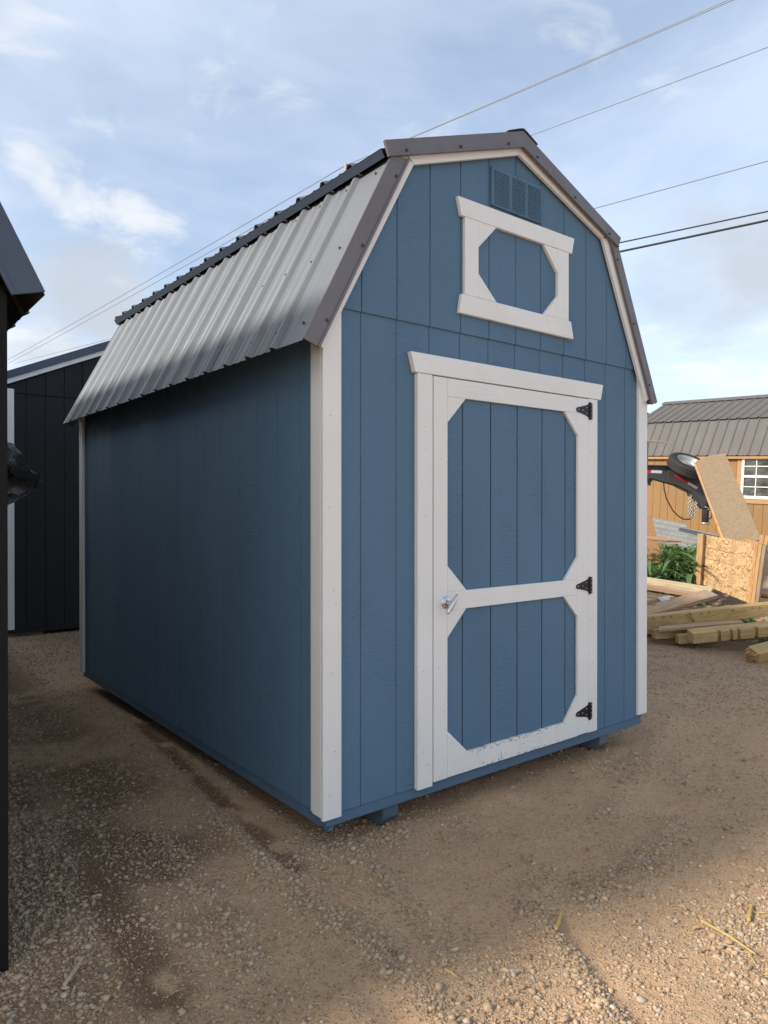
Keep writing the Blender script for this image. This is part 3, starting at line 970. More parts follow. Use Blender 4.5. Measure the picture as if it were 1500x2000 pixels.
    dk.build('louvre_opening', M_BLUE, vt)
    for x, z in ((1.018, 3.150), (1.395, 3.150), (1.205, 3.150), (1.018, 2.96), (1.395, 2.96), (1.205, 2.962)):
        v, f = lathe_geo([(.0005, .004), (.004, .004), (.006, 0)], 8)
        mesh('screw', v, f, M_BLUE, vt, Matrix.Translation((x, -.024, z)) @ Matrix.Rotation(R(90), 4, 'X'))
    # sham loft door frame
    lf = prism('loft_frame', [(.762, 2.932), (1.681, 2.936), (1.661, 2.846), (.786, 2.843)], 'y', -.031, -.0095, M_WH, r, .002)
    prism('sill', [(.789, 2.458), (1.651, 2.460), (1.675, 2.364), (.771, 2.362)], 'y', -.031, -.0095, M_WH, lf, .002)
    box('jamb', (.813, -.029, 2.4595), (.908, -.0095, 2.8425), M_WV, lf, .0015)
    box('jamb', (1.536, -.029, 2.4605), (1.632, -.0095, 2.8445), M_WV, lf, .0015)
    for poly in ([(.9085, 2.8425), (1.040, 2.8435), (.9085, 2.713)], [(1.5355, 2.844), (1.5355, 2.711), (1.415, 2.8435)], [(.9085, 2.460), (.9085, 2.580), (1.040, 2.4605)], [(1.5355, 2.461), (1.414, 2.461), (1.5355, 2.586)]):
        prism('gusset', poly, 'y', -.0285, -.0095, M_WH, lf, .0012)
    # door opening trim
    prism('door_header', [(.461, 2.131), (1.959, 2.134), (1.938, 2.043), (.489, 2.038)], 'y', -.030, -.0005, M_WH, r, .002)
    box('door_jamb', (.506, -.0265, .075), (.600, -.0005, 2.0365), M_WV, r, .0018)
    box('door_jamb', (1.8235, -.0245, .090), (1.911, -.0005, 2.0415), M_WV, r, .0018)
    # door leaf
    door = box('door', (.608, -.0055, .094), (1.8205, -.0008, 2.033), M_HINGE, r)
    e2 = [.698] + [.1925 + .012 + k * G for k in range(3, 8)] + [1.720]
    for zl, zh in ((.192, .906), (.994, 1.946)):
        for a, b in zip(e2, e2[1:]): prism('panel_board', [(a + .003, zl), (b - .003, zl), (b - .003, zh), (a + .003, zh)], 'y', -.0095, -.0056, M_BLUE, door, .0015)
    back_dark = None
    yA, yB = -.027, -.0098
    box('stile', (.607, yA, .091), (.6965, yB, 2.033), M_WV, door, .0015)
    box('stile', (1.7205, yA, .096), (1.8205, yB, 2.037), M_WV, door, .0015)
    prism('rail', [(.6975, 1.944), (1.7195, 1.948), (1.7195, 2.0365), (.6975, 2.033)], 'y', yA, yB, M_WH, door, .0015)
    box('rail', (.6975, yA, .905), (1.7195, yB, .995), M_WH, door, .0015)
    box('rail', (.6975, yA, .093), (1.7195, yB, .193), M_WORN, door, .0015)['label'] = 'scuffed bottom rail with chipped paint'
    for poly in ([(.6975, 1.9435), (.820, 1.9435), (.6975, 1.818)], [(1.7195, 1.9475), (1.7195, 1.820), (1.600, 1.947)],
                 [(.6975, .9955), (.6975, 1.122), (.826, .9955)], [(1.7195, .9955), (1.600, .9955), (1.7195, 1.122)],
                 [(.6975, .9045), (.824, .9045), (.6975, .773)], [(1.7195, .9045), (1.7195, .779), (1.596, .9045)],
                 [(.6975, .1935), (.6975, .318), (.832, .1935)], [(1.7195, .1935), (1.604, .1935), (1.7195, .326)]):
        prism('gusset', poly, 'y', -.0265, yB, M_WH, door, .0012)
    for zc in (1.968, .953, .219):
        y = -.0285
        J = Join()
        J.add(prism_geo([(1.816, zc + .038), (1.790, zc + .030), (1.712, zc + .012), (1.703, zc + .004), (1.703, zc - .006), (1.712, zc - .013), (1.790, zc - .027), (1.816, zc - .036)], 'y', y - .0025, y + .0015))
        J.add(prism_geo([(1.838, zc - .047), (1.853, zc - .047), (1.853, zc + .047), (1.838, zc + .047)], 'y', y - .0025, y + .004))
        J.add(tube_geo([(1.8265, y - .003, zc - .050), (1.8265, y - .003, zc + .050)], .0075, 10))
        h = J.build('hinge', M_HINGE, door)
        K = Join()
        for x, dz in ((1.720, .0), (1.760, .001), (1.798, .018), (1.798, -.017), (1.846, .036), (1.846, .012), (1.846, -.014), (1.846, -.038)):
            K.add(lathe_geo([(.0004, .0028), (.0036, .0018), (.0042, 0)], 8), Matrix.Translation((x, y - .0025, zc + dz)) @ Matrix.Rotation(R(90), 4, 'X'))
        K.build('hinge_screws', M_STEEL, h)['kind'] = 'stuff'
    # T handle on a round rose
    cx, cz = .672, .945
    mw = Matrix.Translation((cx + .014, -.027, cz)) @ Matrix.Rotation(R(90), 4, 'X')
    v, f = lathe_geo([(.0005, .012), (.011, .012), (.015, .008), (.027, .006), (.031, .003), (.031, 0)], 28)
    rose = mesh('handle', v, f, M_CHROME, door, mw, True)
    v, f = tube_geo([(cx + .012, -.038, cz), (cx + .007, -.075, cz - .002)], [.012, .010], 14)
    mesh('shank', v, f, M_CHROME, rose, None, True)
    a = Vector((cx - .026, -.078, cz - .046)); b = Vector((cx + .040, -.078, cz + .040))
    ts = [0, .06, .25, .5, .75, .94, 1]
    v, f = tube_geo([a.lerp(b, t) for t in ts], [.006, .0085, .0115, .0135, .0115, .0085, .006], 14)
    mesh('grip', v, f, M_CHROME, rose, None, True)
    # stray nail heads
    J = Join()
    for _ in range(26):
        x, z, y = rng.choice([.03, 2.40, .555, 1.87, .652, 1.77]), rng.uniform(.12, 1.98), -.0268
        y = {.03: -.0203, 2.40: -.0203, .555: -.0268, 1.87: -.0248, .652: -.0273, 1.77: -.0273}[float(x)]
        J.add(lathe_geo([(.0003, .0006), (.0022, .0004), (.0026, 0)], 6), Matrix.Translation((x + rng.uniform(-.02, .02), y, z)) @ Matrix.Rotation(R(90), 4, 'X'))
    J.build('nail_heads', M_OLDWOOD, r)['kind'] = 'stuff'
    return r


build_blue_shed()


def build_black_shed():
    """shed of the same make, unseen part enlarged and lengthened to shade the alley"""
    dx, D = -3.680, 7.4
    mp = lambda x, z: (2.503 + (x - 2.503) * 1.5, 2.06 + (z - 2.06) * (1.42 if z > 2.06 else 1.0))  # unseen roof scaled up, and the length stretched, to keep light off the alley
    r = empty('barn_shed', (-3.1, 1.75, -.055), 'black gambrel shed cut off by the left edge, its slate eave overhead', 'shed')
    M = lambda poly: [(mp(x, z)[0] + dx, mp(x, z)[1]) for x, z in poly]
    XL = mp(0, 0)[0]
    prism('wall', [(XL + .01 + dx, .08), (2.42 + dx, .08)] + M([(2.42, 2.17), (2.03, 2.94), (1.203, 3.26), (.38, 2.94), (.006, 2.30)]), 'y', -.05, D - .006, M_BLACKSIDE, r)
    siding_front(r, dx, M_BLACKSIDE, -.056, 2.372, [mp(x, z) for x, z in INNER_TOP], XL, 2.43, .076, .1925 - 7 * G)
    ed = [-.05] + [.196 + k * G for k in range(36)] + [D]
    for a, b in zip(ed, ed[1:]): prism('siding_board', [(a + .003, .076), (b - .003, .076), (b - .003, 2.25), (a + .003, 2.25)], 'x', dx + 2.4205, dx + 2.43, M_BLACKSIDE, r, .002)
    for a, b, zb in ((XL - .02, XL + .07, .0), (2.356, 2.449, -.05)): prism('corner_board', [(a + dx, zb), (b + dx, zb), (b + dx, 2.06), (a + dx, 2.2)], 'y', -.076, -.0565, M_BLACKSIDE, r, .002)
    prism('corner_board', [(-.056, -.045), (.03, -.045), (.03, 2.1), (-.056, 2.1)], 'x', dx + 2.4305, dx + 2.449, M_BLACKSIDE, r, .002)
    box('rim_joist', (dx + XL + .01, -.045, -.055), (dx + 2.425, D, .0755), M_BLACKSIDE, r)
    for poly in ([(-.09, 2.105), (-.030, 2.073), (.470, 2.993), (.40, 3.03)], [(.4705, 2.993), (1.203, 3.262), (1.203, 3.335), (.42, 3.04)],
                 [(2.394, 2.075), (2.455, 2.105), (2.01, 3.03), (1.939, 2.993)], [(1.9385, 2.993), (1.99, 3.04), (1.2035, 3.335), (1.2035, 3.262)]):
        prism('rake_trim', M(poly), 'y', -.096, -.0765, M_CHAR, r, .0015)
    gambrel_roof(r, dx + .048, -.104, D, M_DARKROOF, M_DARKROOF, M_SLATE, PROF, mp)


build_black_shed()


def build_charcoal_shed():
    y, xl, xr, D = 6.30, -.068, 3.61, 4.0
    zE, zP, xc = 2.80, 3.64, 1.77
    r = empty('garden_shed', (xc, y + 2, -.05), 'charcoal gabled shed with white corner boards behind the blue shed', 'shed')
    prof = lambda dz: [(xl - .07, zE + dz - .03), (xc, zP + dz), (xr + .07, zE + dz - .03)]
    prism('wall', [(xl, .06), (xr, .06), (xr, zE - .05), (xc, zP - .05), (xl, zE - .05)], 'y', y + .006, y + D, M_CHAR, r)
    ed = [xl] + [xl + .2 + k * G for k in range(18)] + [xr]
    top = [(xl, zE - .03), (xc, zP - .03), (xr, zE - .03)]
    for a, b in zip(ed, ed[1:]):
        if b - a < .03: continue
        prism('siding_board', [(a + .003, .05), (b - .003, .05), (b - .003, 2.70), (a + .003, 2.70)], 'y', y, y + .0055, M_CHAR, r, .002)
        poly = clip_top(a + .003, b - .003, 2.70, top)
        if poly: prism('siding_board', poly, 'y', y - .009, y + .005, M_CHAR, r, .002)
    for a, b in ((xl - .02, xl + .075), (xr - .075, xr + .02)): prism('corner_board', [(a, .045), (b, .045), (b, 2.74), (a, 2.74)], 'y', y - .020, y - .0095, M_WV, r, .002)
    prism('corner_board', [(y - .02, .045), (y + .07, .045), (y + .07, 2.7), (y - .02, 2.7)], 'x', xl - .0205, xl - .001, M_WV, r, .002)
    for s in (0, 1):
        a = [(xl - .09, zE - .055), (xc, zP - .040), (xc, zP + .03), (xl - .09, zE + .01)]
        if s: a = [(2 * xc - p, q) for p, q in a]
        prism('rake_trim', a, 'y', y - .040, y - .0205, M_WH, r, .002)
        b = [(xl - .12, zE - .012), (xc, zP + .012), (xc, zP + .115), (xl - .12, zE + .075)]
        if s: b = [(2 * xc - p, q) for p, q in b]
        prism('rake_flashing', b, 'y', y - .058, y - .045, M_SLATE, r, .002)
        A, B = ((xl - .13, zE + .05), (xc, zP + .09)) if not s else ((xr + .13, zE + .05), (xc, zP + .09))
        for i in range(4): sheet('roof_sheet', A, B, y - .045 + i * 1.02, y - .045 + (i + 1) * 1.02, M_DARKROOF, r, .002 * (i % 2))
    box('rim_joist', (xl + .01, y + .002, -.005), (xr - .01, y + .04, .048), M_CHAR, r, .002)
    for x in (.18, .95, 1.8, 2.7, 3.3): box('skid', (x, y + .05, -.09), (x + .14, y + D - .1, -.006), M_OLDWOOD, r, .003)


build_charcoal_shed()


def build_plastic():
    """crumpled black plastic wrap snagged on the corner of the black shed"""
    bm = bmesh.new()
    n, m = 26, 34
    grid = [[None] * m for _ in range(n)]
    for i in range(n):
        for j in range(m):
            u, v = i / (n - 1), j / (m - 1)
            reach = .175 * (math.sin(math.pi * min(1, v * 1.04)) ** .55) * (1 - .30 * math.sin(v * 7.5 + .6)) * (1 - .22 * v)
            x = -1.262 + reach * math.sin(u * math.pi * .62) / .93
            y = .06 + .26 * u + .05 * math.sin(9 * v + 5 * u)
            z = 1.665 - .275 * v - .06 * u * (1 - v) + .018 * math.sin(8 * u)
            k = (vnoise([u * 5], [v * 6], 1.3, 71)[0] - .5) * .055 + (vnoise([u * 14], [v * 14], 1.0, 73)[0] - .5) * .026
            grid[i][j] = bm.verts.new((x + k, y + k * .8, z + k * .6))
    for i in range(n - 1):
        for j in range(m - 1):
            if i > n * .55 and vnoise([i * .55], [j * .42], 1.0, 77)[0] > .80: continue     # torn holes
            bm.faces.new((grid[i][j], grid[i + 1][j], grid[i + 1][j + 1], grid[i][j + 1]))
    me = bpy.data.meshes.new('plastic_sheet'); bm.to_mesh(me); bm.free()
    o = link('plastic_sheet', me, M_BLKPLASTIC)
    so = o.modifiers.new('thickness', 'SOLIDIFY'); so.thickness = .002
    tag(o, 'crumpled black plastic sheet sticking out from the side of the black shed', 'plastic sheet')
    # staple strip that holds it
    v, f = box_geo((-1.251, .06, 1.40), (-1.236, .10, 1.66))
    mesh('fixing_batten', v, f, M_OLDWOOD, o)


build_plastic()

# ---------------------------------------------------------------- orange barn beyond the lumber
UP = Vector((0, 0, 1))


def build_orange_barn():
    d = Vector(ray(-240, 900)).normalized()
    n = d.cross(UP).normalized()
    up = n.cross(d).normalized()
    A = at(1400, 888, 15.8)
    MW = Matrix((n, d, up)).transposed().to_4x4(); MW.translation = A
    inv = MW.inverted()
    o, T0 = Vector(CAM), .13

    def hit(u, v, t=T0):
        dr = Vector(ray(u, v)); a, b = inv @ o, inv.to_3x3() @ dr
        k = (t - a.x) / b.x
        return a + b * k
    s0, s1 = -5.2, None
    # far end of the ridge seen in the photo
    KN, RG = (.43, .84), (1.62, 1.42)
    e = hit(1299, 792, RG[0]); s1 = e.y
    r = empty('barn', MW @ Vector((1.6, -1, -1.9)), 'orange stained barn with a charcoal metal gambrel roof and white window beyond the lumber pile', 'barn')
    base = -2.55
    prism('wall', [(T0 + .006, base), (3.1, base), (3.1, .1), (2.75, .72), (RG[0], 1.25), (.6, .72), (T0 + .006, .02)], 'y', s0 + .03, s1 - .1, M_BARNWALL, r, 0, MW)
    w0, w1 = hit(1452, 889), hit(1450, 970)
    ws1 = (w0.y + w1.y) / 2; ws0 = ws1 - .90
    wz1, wz0 = w0.z, w1.z - .02
    k = math.ceil((s0 + .05) / G)
    while k * G < s1 - .1:
        a, b = k * G + .003, (k + 1) * G - .003
        parts = [(base, .0)]
        if b > ws0 - .05 and a < ws1 + .05: parts = [(base, wz0 - .10), (wz1 + .03, .0)]
        for lo, hi in parts:
            if hi - lo > .02: prism('siding_board', [(a, lo), (b, lo), (b, hi), (a, hi)], 'x', T0 - .006, T0 + .006, M_BARNWALL, r, .002, MW)
        k += 1
    # window
    fr = box('window', (T0 - .02, ws0, wz0), (T0 - .012, ws1, wz1), M_GLASS, r, 0, MW)
    fw = .045
    for a, b in (((ws0 - .01, wz0 - .02), (ws1 + .01, wz0 + fw)), ((ws0 - .01, wz1 - fw), (ws1 + .01, wz1 + .02)), ((ws0 - .012, wz0 + fw), (ws0 + fw, wz1 - fw)), ((ws1 - fw, wz0 + fw), (ws1 + .012, wz1 - fw))):
        box('frame', (T0 - .05, a[0], a[1]), (T0 - .021, b[0], b[1]), M_WINWHITE, fr, .003, MW)
    zm = (wz0 + wz1) / 2
    box('meeting_rail', (T0 - .047, ws0 + fw, zm - .025), (T0 - .0205, ws1 - fw, zm + .025), M_WINWHITE, fr, .003, MW)
    for q in (1, 2): box('muntin', (T0 - .034, ws0 + (ws1 - ws0) * q / 3 - .009, wz0 + fw), (T0 - .0206, ws0 + (ws1 - ws0) * q / 3 + .009, wz1 - fw), M_WINWHITE, fr, 0, MW)
    for z in ((wz0 + zm) / 2 + .01, (wz1 + zm) / 2 - .01):
        for q in range(3):
            a = ws0 + (ws1 - ws0) * q / 3 + (.0095 if q else fw); b = ws0 + (ws1 - ws0) * (q + 1) / 3 - (.0095 if q < 2 else fw)
            box('muntin', (T0 - .033, a, z - .009), (T0 - .0206, b, z + .009), M_WINWHITE, fr, 0, MW)
    box('window_trim', (T0 - .03, ws1 + .015, wz0 - .10), (T0 - .0065, ws1 + .125, -.01), M_ORANGE, r, .003, MW)
    box('window_trim', (T0 - .03, ws0 - .12, wz0 - .10), (T0 - .0065, ws0 - .015, -.01), M_ORANGE, r, .003, MW)
    box('window_trim', (T0 - .034, ws0 - .12, wz0 - .12), (T0 - .0065, ws1 + .125, wz0 - .025), M_ORANGE, r, .003, MW)
    # roof
    mr = lambda nm, A_, B_, a, b, off: _sheet_mw(nm, A_, B_, a, b, M_BARNROOF, r, off, MW)
    cuts = [s0]
    while cuts[-1] < s1 - .95: cuts.append(cuts[-1] + .9144)
    cuts.append(s1)
    for i, (a, b) in enumerate(zip(cuts, cuts[1:])):
        mr('roof_sheet', (0, -.02), KN, a, b + (.02 if i < len(cuts) - 2 else 0), .002 * (i % 2))
        mr('roof_sheet', (KN[0] - .07, KN[1] - .025), RG, a, b + (.02 if i < len(cuts) - 2 else 0), .002 * (i % 2))
        mr('roof_sheet', (3.31, KN[1] - .4), (RG[0], RG[1]), a, b, .002 * (i % 2))
    prism('ridge_cap', [(RG[0] - .16, RG[1] - .045), (RG[0] - .03, RG[1] + .04), (RG[0] + .03, RG[1] + .04), (RG[0] + .16, RG[1] - .05), (RG[0] + .03, RG[1] + .03), (RG[0] - .03, RG[1] + .03)], 'y', s0 - .02, s1 + .02, M_BARNROOF, r, 0, MW)
    box('eave_board', (.03, s0 + .04, -.09), (T0 - .0065, s1 - .12, -.03), M_ORANGE, r, 0, MW)
    for s in (s0, s1): prism('rake_flashing', [(0, -.02), (KN[0], KN[1] - .01), (RG[0], RG[1] - .01), (RG[0], RG[1] - .09), (KN[0] + .05, KN[1] - .09), (.08, -.04)], 'y', s - .02, s + .01, M_BARNROOF, r, 0, MW)
    return MW


def _sheet_mw(nm, A_, B_, a, b, mat, root, off, MW):
    A, B = Vector((A_[0], 0, A_[1])), Vector((B_[0], 0, B_[1]))
    d = (B - A).normalized(); nr = Vector((-d.z, 0, d.x))
    if nr.z < 0: nr = -nr
    prof = []
    k = math.floor(a / RIB) - 1
    while k * RIB < b + RIB:
        q = k * RIB; prof += [(q - .030, 0), (q - .012, .022), (q + .012, .022), (q + .030, 0)]; k += 1
    py, ph = np.array([p[0] for p in prof]), np.array([p[1] for p in prof])
    yy = sorted({a, b, *[p for p in py if a < p < b]}); hh = np.interp(yy, py, ph)
    v, f = [], []
    for layer in (0, 1):
        for y, h in zip(yy, hh):
            for P in (A, B):
                q = P + nr * (h + off - layer * .002); v.append((q.x, y, q.z))
    m = len(yy)
    for i in range(m - 1):
        x, z = 2 * i, 2 * m + 2 * i
        f += [(x, x + 2, x + 3, x + 1), (z, z + 1, z + 3, z + 2), (x, z, z + 2, x + 2), (x + 1, x + 3, z + 3, z + 1)]
    f.append((0, 1, 2 * m + 1, 2 * m)); e = 2 * (m - 1); f.append((e, 2 * m + e, 2 * m + e + 1, e + 1))
    return mesh(nm, v, f, mat, root, MW)


BARN = build_orange_barn()


def build_far_shed():
    c = at(1262, 880, 24)
    r = empty('far_shed', c + Vector((0, 0, -2.4)), 'dark gable roof peeking over the far end of the orange barn', 'shed')
    b = frame(c, ray(2300, 1000), UP)
    prism('wall', [(-1.6, -2.6), (1.0, -2.6), (1.0, .80), (-.3, 1.15), (-1.6, .80)], 'y', 0, 3, M_CHAR, r, 0, b)
    for s in (-1, 1): prism('roof_slope', [(-.3, 1.32), (-.3 + s * 1.45, .93), (-.3 + s * 1.45, .87), (-.3, 1.26)], 'y', -.1, 3.1, M_DARKROOF, r, 0, b)


build_far_shed()


# ---------------------------------------------------------------- gooseneck trailer with its spare wheel
def build_trailer():
    Z = 13.4
    r = empty('gooseneck_trailer', at(1320, 1060, Z) + Vector((0, 0, -.3)), 'charcoal gooseneck trailer neck with red and silver reflective tape behind the lumber', 'trailer')
    xd = Vector(ray(1400, 960)) - Vector(ray(1200, 960)); xd.z = 0; xd.normalize()
    o = at(1376, 960, Z)
    k = Z / F_PX
    fr = frame(o, xd, UP)                              # local x to the right along the neck, y away, z up
    L = lambda u, v: ((u - 1376) * k, (960 - v) * k)
    neck = [L(900, 906), L(1180, 906), L(1305, 909), L(1345, 927), L(1378, 942), L(1387, 952), L(1383, 994), L(1370, 994), L(1358, 978), L(1342, 960), L(1318, 948), L(1272, 935), L(1180, 935), L(900, 938)]
    prism('neck', neck, 'y', -.08, .08, M_TRAILER, r, .004, fr)
    top = [L(900, 906.5), L(1180, 906.5), L(1305, 909.5), L(1345, 927.5), L(1378, 942.5), L(1378, 944.5), L(1345, 930), L(1304, 912), L(1180, 909), L(900, 909)]
    prism('neck_flange', top, 'y', -.14, .14, M_TRAILER, r, .002, fr)
    bot = [L(900, 938), L(1180, 935), L(1272, 935), L(1318, 948), L(1342, 960), L(1342, 957.5), L(1318, 945.5), L(1272, 932.5), L(1180, 932.5), L(900, 935.5)]
    prism('neck_flange', bot, 'y', -.125, .125, M_TRAILER, r, .002, fr)
    prism('gusset_plate', [L(1303, 911), L(1386, 950), L(1383, 993), L(1369, 993), L(1340, 961), L(1299, 943)], 'y', -.092, -.082, M_TRAILER, r, .002, fr)
    for pts, m in (([L(1312, 929), L(1315, 926), L(1341, 941.5), L(1338, 945.5)], M_RED), ([L(1338, 945.5), L(1341, 941.5), L(1359, 952), L(1356, 956)], M_SILVER)):
        prism('reflective_tape', pts, 'y', -.0955, -.0925, m, r, 0, fr)
    for a, b, m in ((1240, 1268.5, M_RED), (1268.5, 1289.5, M_SILVER)):
        prism('reflective_tape', [L(a, 918.5), L(b, 919.5), L(b - .5, 925), L(a, 924)], 'y', -.084, -.0805, m, r, 0, fr)
    # coupler tube
    x0 = L(1377, 0)[0]
    ang = R(-3)
    T = lambda v: (x0 + (L(0, v)[1] - L(0, 990)[1]) * math.tan(R(1.2)), -.02, L(0, v)[1])
    v_, f_ = tube_geo([T(950), T(1020)], [.064, .064], 18)
    mesh('coupler_tube', v_, f_, M_TRAILER, r, fr, True)
    v_, f_ = tube_geo([T(1020), T(1021), T(1023.5), T(1024.5)], [.068, .085, .085, .070], 18)
    mesh('coupler_collar', v_, f_, M_STEEL, r, fr, True)
    v_, f_ = tube_geo([T(947), T(992)], [.078, .078], 18)
    mesh('coupler_sleeve', v_, f_, M_TRAILER, r, fr, True)
    hx = [L(1382, 997), L(1387.5, 996), L(1389, 998), L(1388, 1011), L(1386, 1013), L(1380, 1013)]
    v_, f_ = tube_geo([(a, -.03, b) for a, b in hx], .012, 8)
    mesh('latch_handle', v_, f_, M_TRAILER, r, fr, True)
    for v in (966, 980):
        a, b = L(1384, v), L(1391, v + .5)
        v_, f_ = tube_geo([(a[0], -.03, a[1]), (b[0], -.03, b[1]), (b[0] + .002, -.03, b[1] + .03)], .013, 8)
        mesh('clamp_bolt', v_, f_, M_STEEL, r, fr, True)
    a, b = L(1372, 990), L(1381, 992)
    v_, f_ = tube_geo([(a[0], -.10, a[1]), (b[0], -.10, b[1] - .01), (b[0], -.10, b[1] - .035), (b[0] - .03, -.10, b[1] - .03)], .010, 8)
    mesh('locking_pin', v_, f_, M_STEEL, r, fr, True)
    # little jack bracket and post on the far left of the neck
    a, b = L(1252, 936), L(1272, 941)
    box('jack_bracket', (a[0], -.06, b[1]), (b[0], .06, a[1]), M_TRAILER, r, .002, fr)
    a, b = L(1265.5, 941), L(1270, 948)
    box('jack_bracket', (a[0], -.03, b[1]), (b[0], .03, a[1]), M_TRAILER, r, .002, fr)
    a, b = L(1259, 862), L(1264.8, 908)
    box('stake_post', (a[0], -.03, b[1]), (b[0], .03, a[1]), M_TRAILER, r, .002, fr)
    # bed and wheels, off behind the shed
    z0 = L(0, 938)[1]
    box('deck', (-7.2, -.95, z0 - .62), (-3.9, .95, z0 - .45), M_TRAILER, r, .005, fr)
    for y in (-.12,): box('riser', (-4.35, -.12, z0 - .5), (-4.0, .12, z0 + .3), M_TRAILER, r, .004, fr)
    for x in (-6.2, -5.3):
        for y in (-1.06, .86):
            v_, f_ = lathe_geo([(.16, 0), (.30, 0), (.36, .03), (.37, .1), (.36, .17), (.30, .2), (.16, .2)], 20, True)
            mesh('wheel', v_, f_, M_TYRE, r, fr @ Matrix.Translation((x, y, z0 - 1.05)) @ Matrix.Rotation(R(-90), 4, 'X'), True)
    # safety chains (links too small to pick apart)
    J = Join()
    strands = [[(1346, 968), (1344, 985), (1345, 1008), (1348, 1013)], [(1347, 967), (1347, 985), (1348, 1000), (1351, 1012)], [(1354, 968), (1356, 980), (1354, 1000), (1349, 1013)], [(1356, 971), (1358, 980), (1355, 1002), (1352, 1011)]]
    link_g = lathe_geo([(.018 + .006 * math.cos(t), .006 * math.sin(t)) for t in [i * math.pi / 3 for i in range(6)]], 10, True)
    for si, s in enumerate(strands):
        pts = [Vector((*L(*p),)).to_3d() for p in s]
        pts = [Vector((p.x, -.03 - .03 * (si % 2), p.y)) for p in pts]
        for a, b in zip(pts, pts[1:]):
            nseg = max(1, int((b - a).length / .034))
            for i in range(nseg):
                p = a.lerp(b, i / nseg)
                m = frame(p, b - a, (0, 1, 0)) @ Matrix.Rotation(R(90) * (i % 2), 4, 'X') @ Matrix.Scale(1.45, 4, (1, 0, 0))
                J.add(link_g, fr @ m)
    J.build('safety_chains', M_STEEL, r, True)['kind'] = 'stuff'
    P = [L(1294, 938), L(1295, 955), L(1300, 975), L(1312, 997), L(1323, 1008), L(1333, 1014), L(1346, 1014)]
    v_, f_ = tube_geo([(a, -.05, b) for a, b in P], .012, 8)
    mesh('breakaway_cable', v_, f_, M_CABLE, r, fr, True)
    P = [L(1340, 959), L(1341, 968), L(1346, 967)]
    v_, f_ = tube_geo([(a, -.05, b) for a, b in P], .010, 8)
    mesh('breakaway_cable', v_, f_, M_CABLE, r, fr, True)
    # spare wheel lying tilted on top of the neck
    c = at(1345, 910, 13.25)
    rt = (Vector(ray(1400, 960)) - Vector(ray(1300, 960))).normalized()
    back = Vector(ray(1346, 913)).normalized()
    ax = (rt * .40 + UP * .85 - back * .52).normalized()
    MWt = frame(c, ax.cross(back), ax)
    w = empty('spare_wheel', c, 'spare tyre on a steel rim lying tilted on top of the trailer neck', 'wheel')
    hw = .105
    prof = [(.235, -hw * .86), (.29, -hw), (.345, -hw * .98), (.372, -hw * .80)]
    for zz in (-.55, -.18, .18, .55): prof += [(.383, (zz - .13) * hw), (.383, (zz + .10) * hw), (.374, (zz + .115) * hw), (.374, (zz + .155) * hw)]
    prof += [(.372, hw * .80), (.345, hw * .98), (.29, hw), (.235, hw * .86)]
    v_, f_ = lathe_geo(prof + [(.225, 0)], 40, True)
    mesh('tyre', v_, f_, M_TYRE, w, MWt, True)
    v_, f_ = lathe_geo([(.243, hw * .93), (.250, hw * .97), (.243, hw * 1.0), (.228, hw * .84), (.205, hw * .5), (.19, -hw * .1), (.150, -hw * .35), (.12, -hw * .20), (.062, -hw * .15), (.058, -hw * .45), (.14, -hw * .6), (.20, -hw * .5), (.228, -hw * .2), (.232, hw * .5)], 36, True)
    mesh('rim', v_, f_, M_STEEL, w, MWt, True)


build_trailer()

# ---------------------------------------------------------------- leaning boards, crate, lumber
o = plank('leaning_board', at(1387, 893, 11.4), at(1455, 1064, 10.2), .45, .045, M_OSBG, up=-Vector(ray(1300, 800)), bevel=.003, poly=[(0, -.5), (1, -.5), (1, .5), (.02, .5), (.0, .2), (-.012, .0)])
tag(o, 'wide weathered board leaning steeply against the orange barn', 'board')
_ln = (at(1455, 1064, 10.2) - at(1387, 893, 11.4)).length
box('edge_strip', (-_ln / 2 + .004, -.262, -.034), (_ln / 2, -.226, .030), M_ORANGE, o, .002, WORLD[o.name])

o = plank('fibreboard_offcut', at(1262, 1008, 10.6), at(1268, 1100, 10.3), .26, .018, M_CARD, up=-Vector(ray(1200, 900)), bevel=.002, poly=[(0, -.5), (1, -.5), (1, .72), (0, .30)])
tag(o, 'brown fibreboard offcut standing in the weeds against the white corner board', 'board')
o = plank('split_board', at(1225, 1046, 10.1), at(1331, 1058.5, 9.9), .14, .03, M_ORANGE, up=(Vector((0, 0, 1)) - Vector(ray(1300, 1000)) * .35), bevel=.002, poly=[(0, -.3), (.72, -.34), (.84, -.12), (1, .05), (.9, .12), (.7, .3), (.0, .3)])
tag(o, 'splintered board with a pointed end in front of the brown fibreboard', 'board')
o = plank('wooden_slat', at(1245, 860, 13.4), at(1301, 863.5, 13.6), .05, .035, M_PINE, bevel=.002)
tag(o, 'pale wooden slat lying on the trailer post level with the barn roof', 'slat')
o['label'] = 'pale wooden slat jutting out in front of the charcoal barn roof'

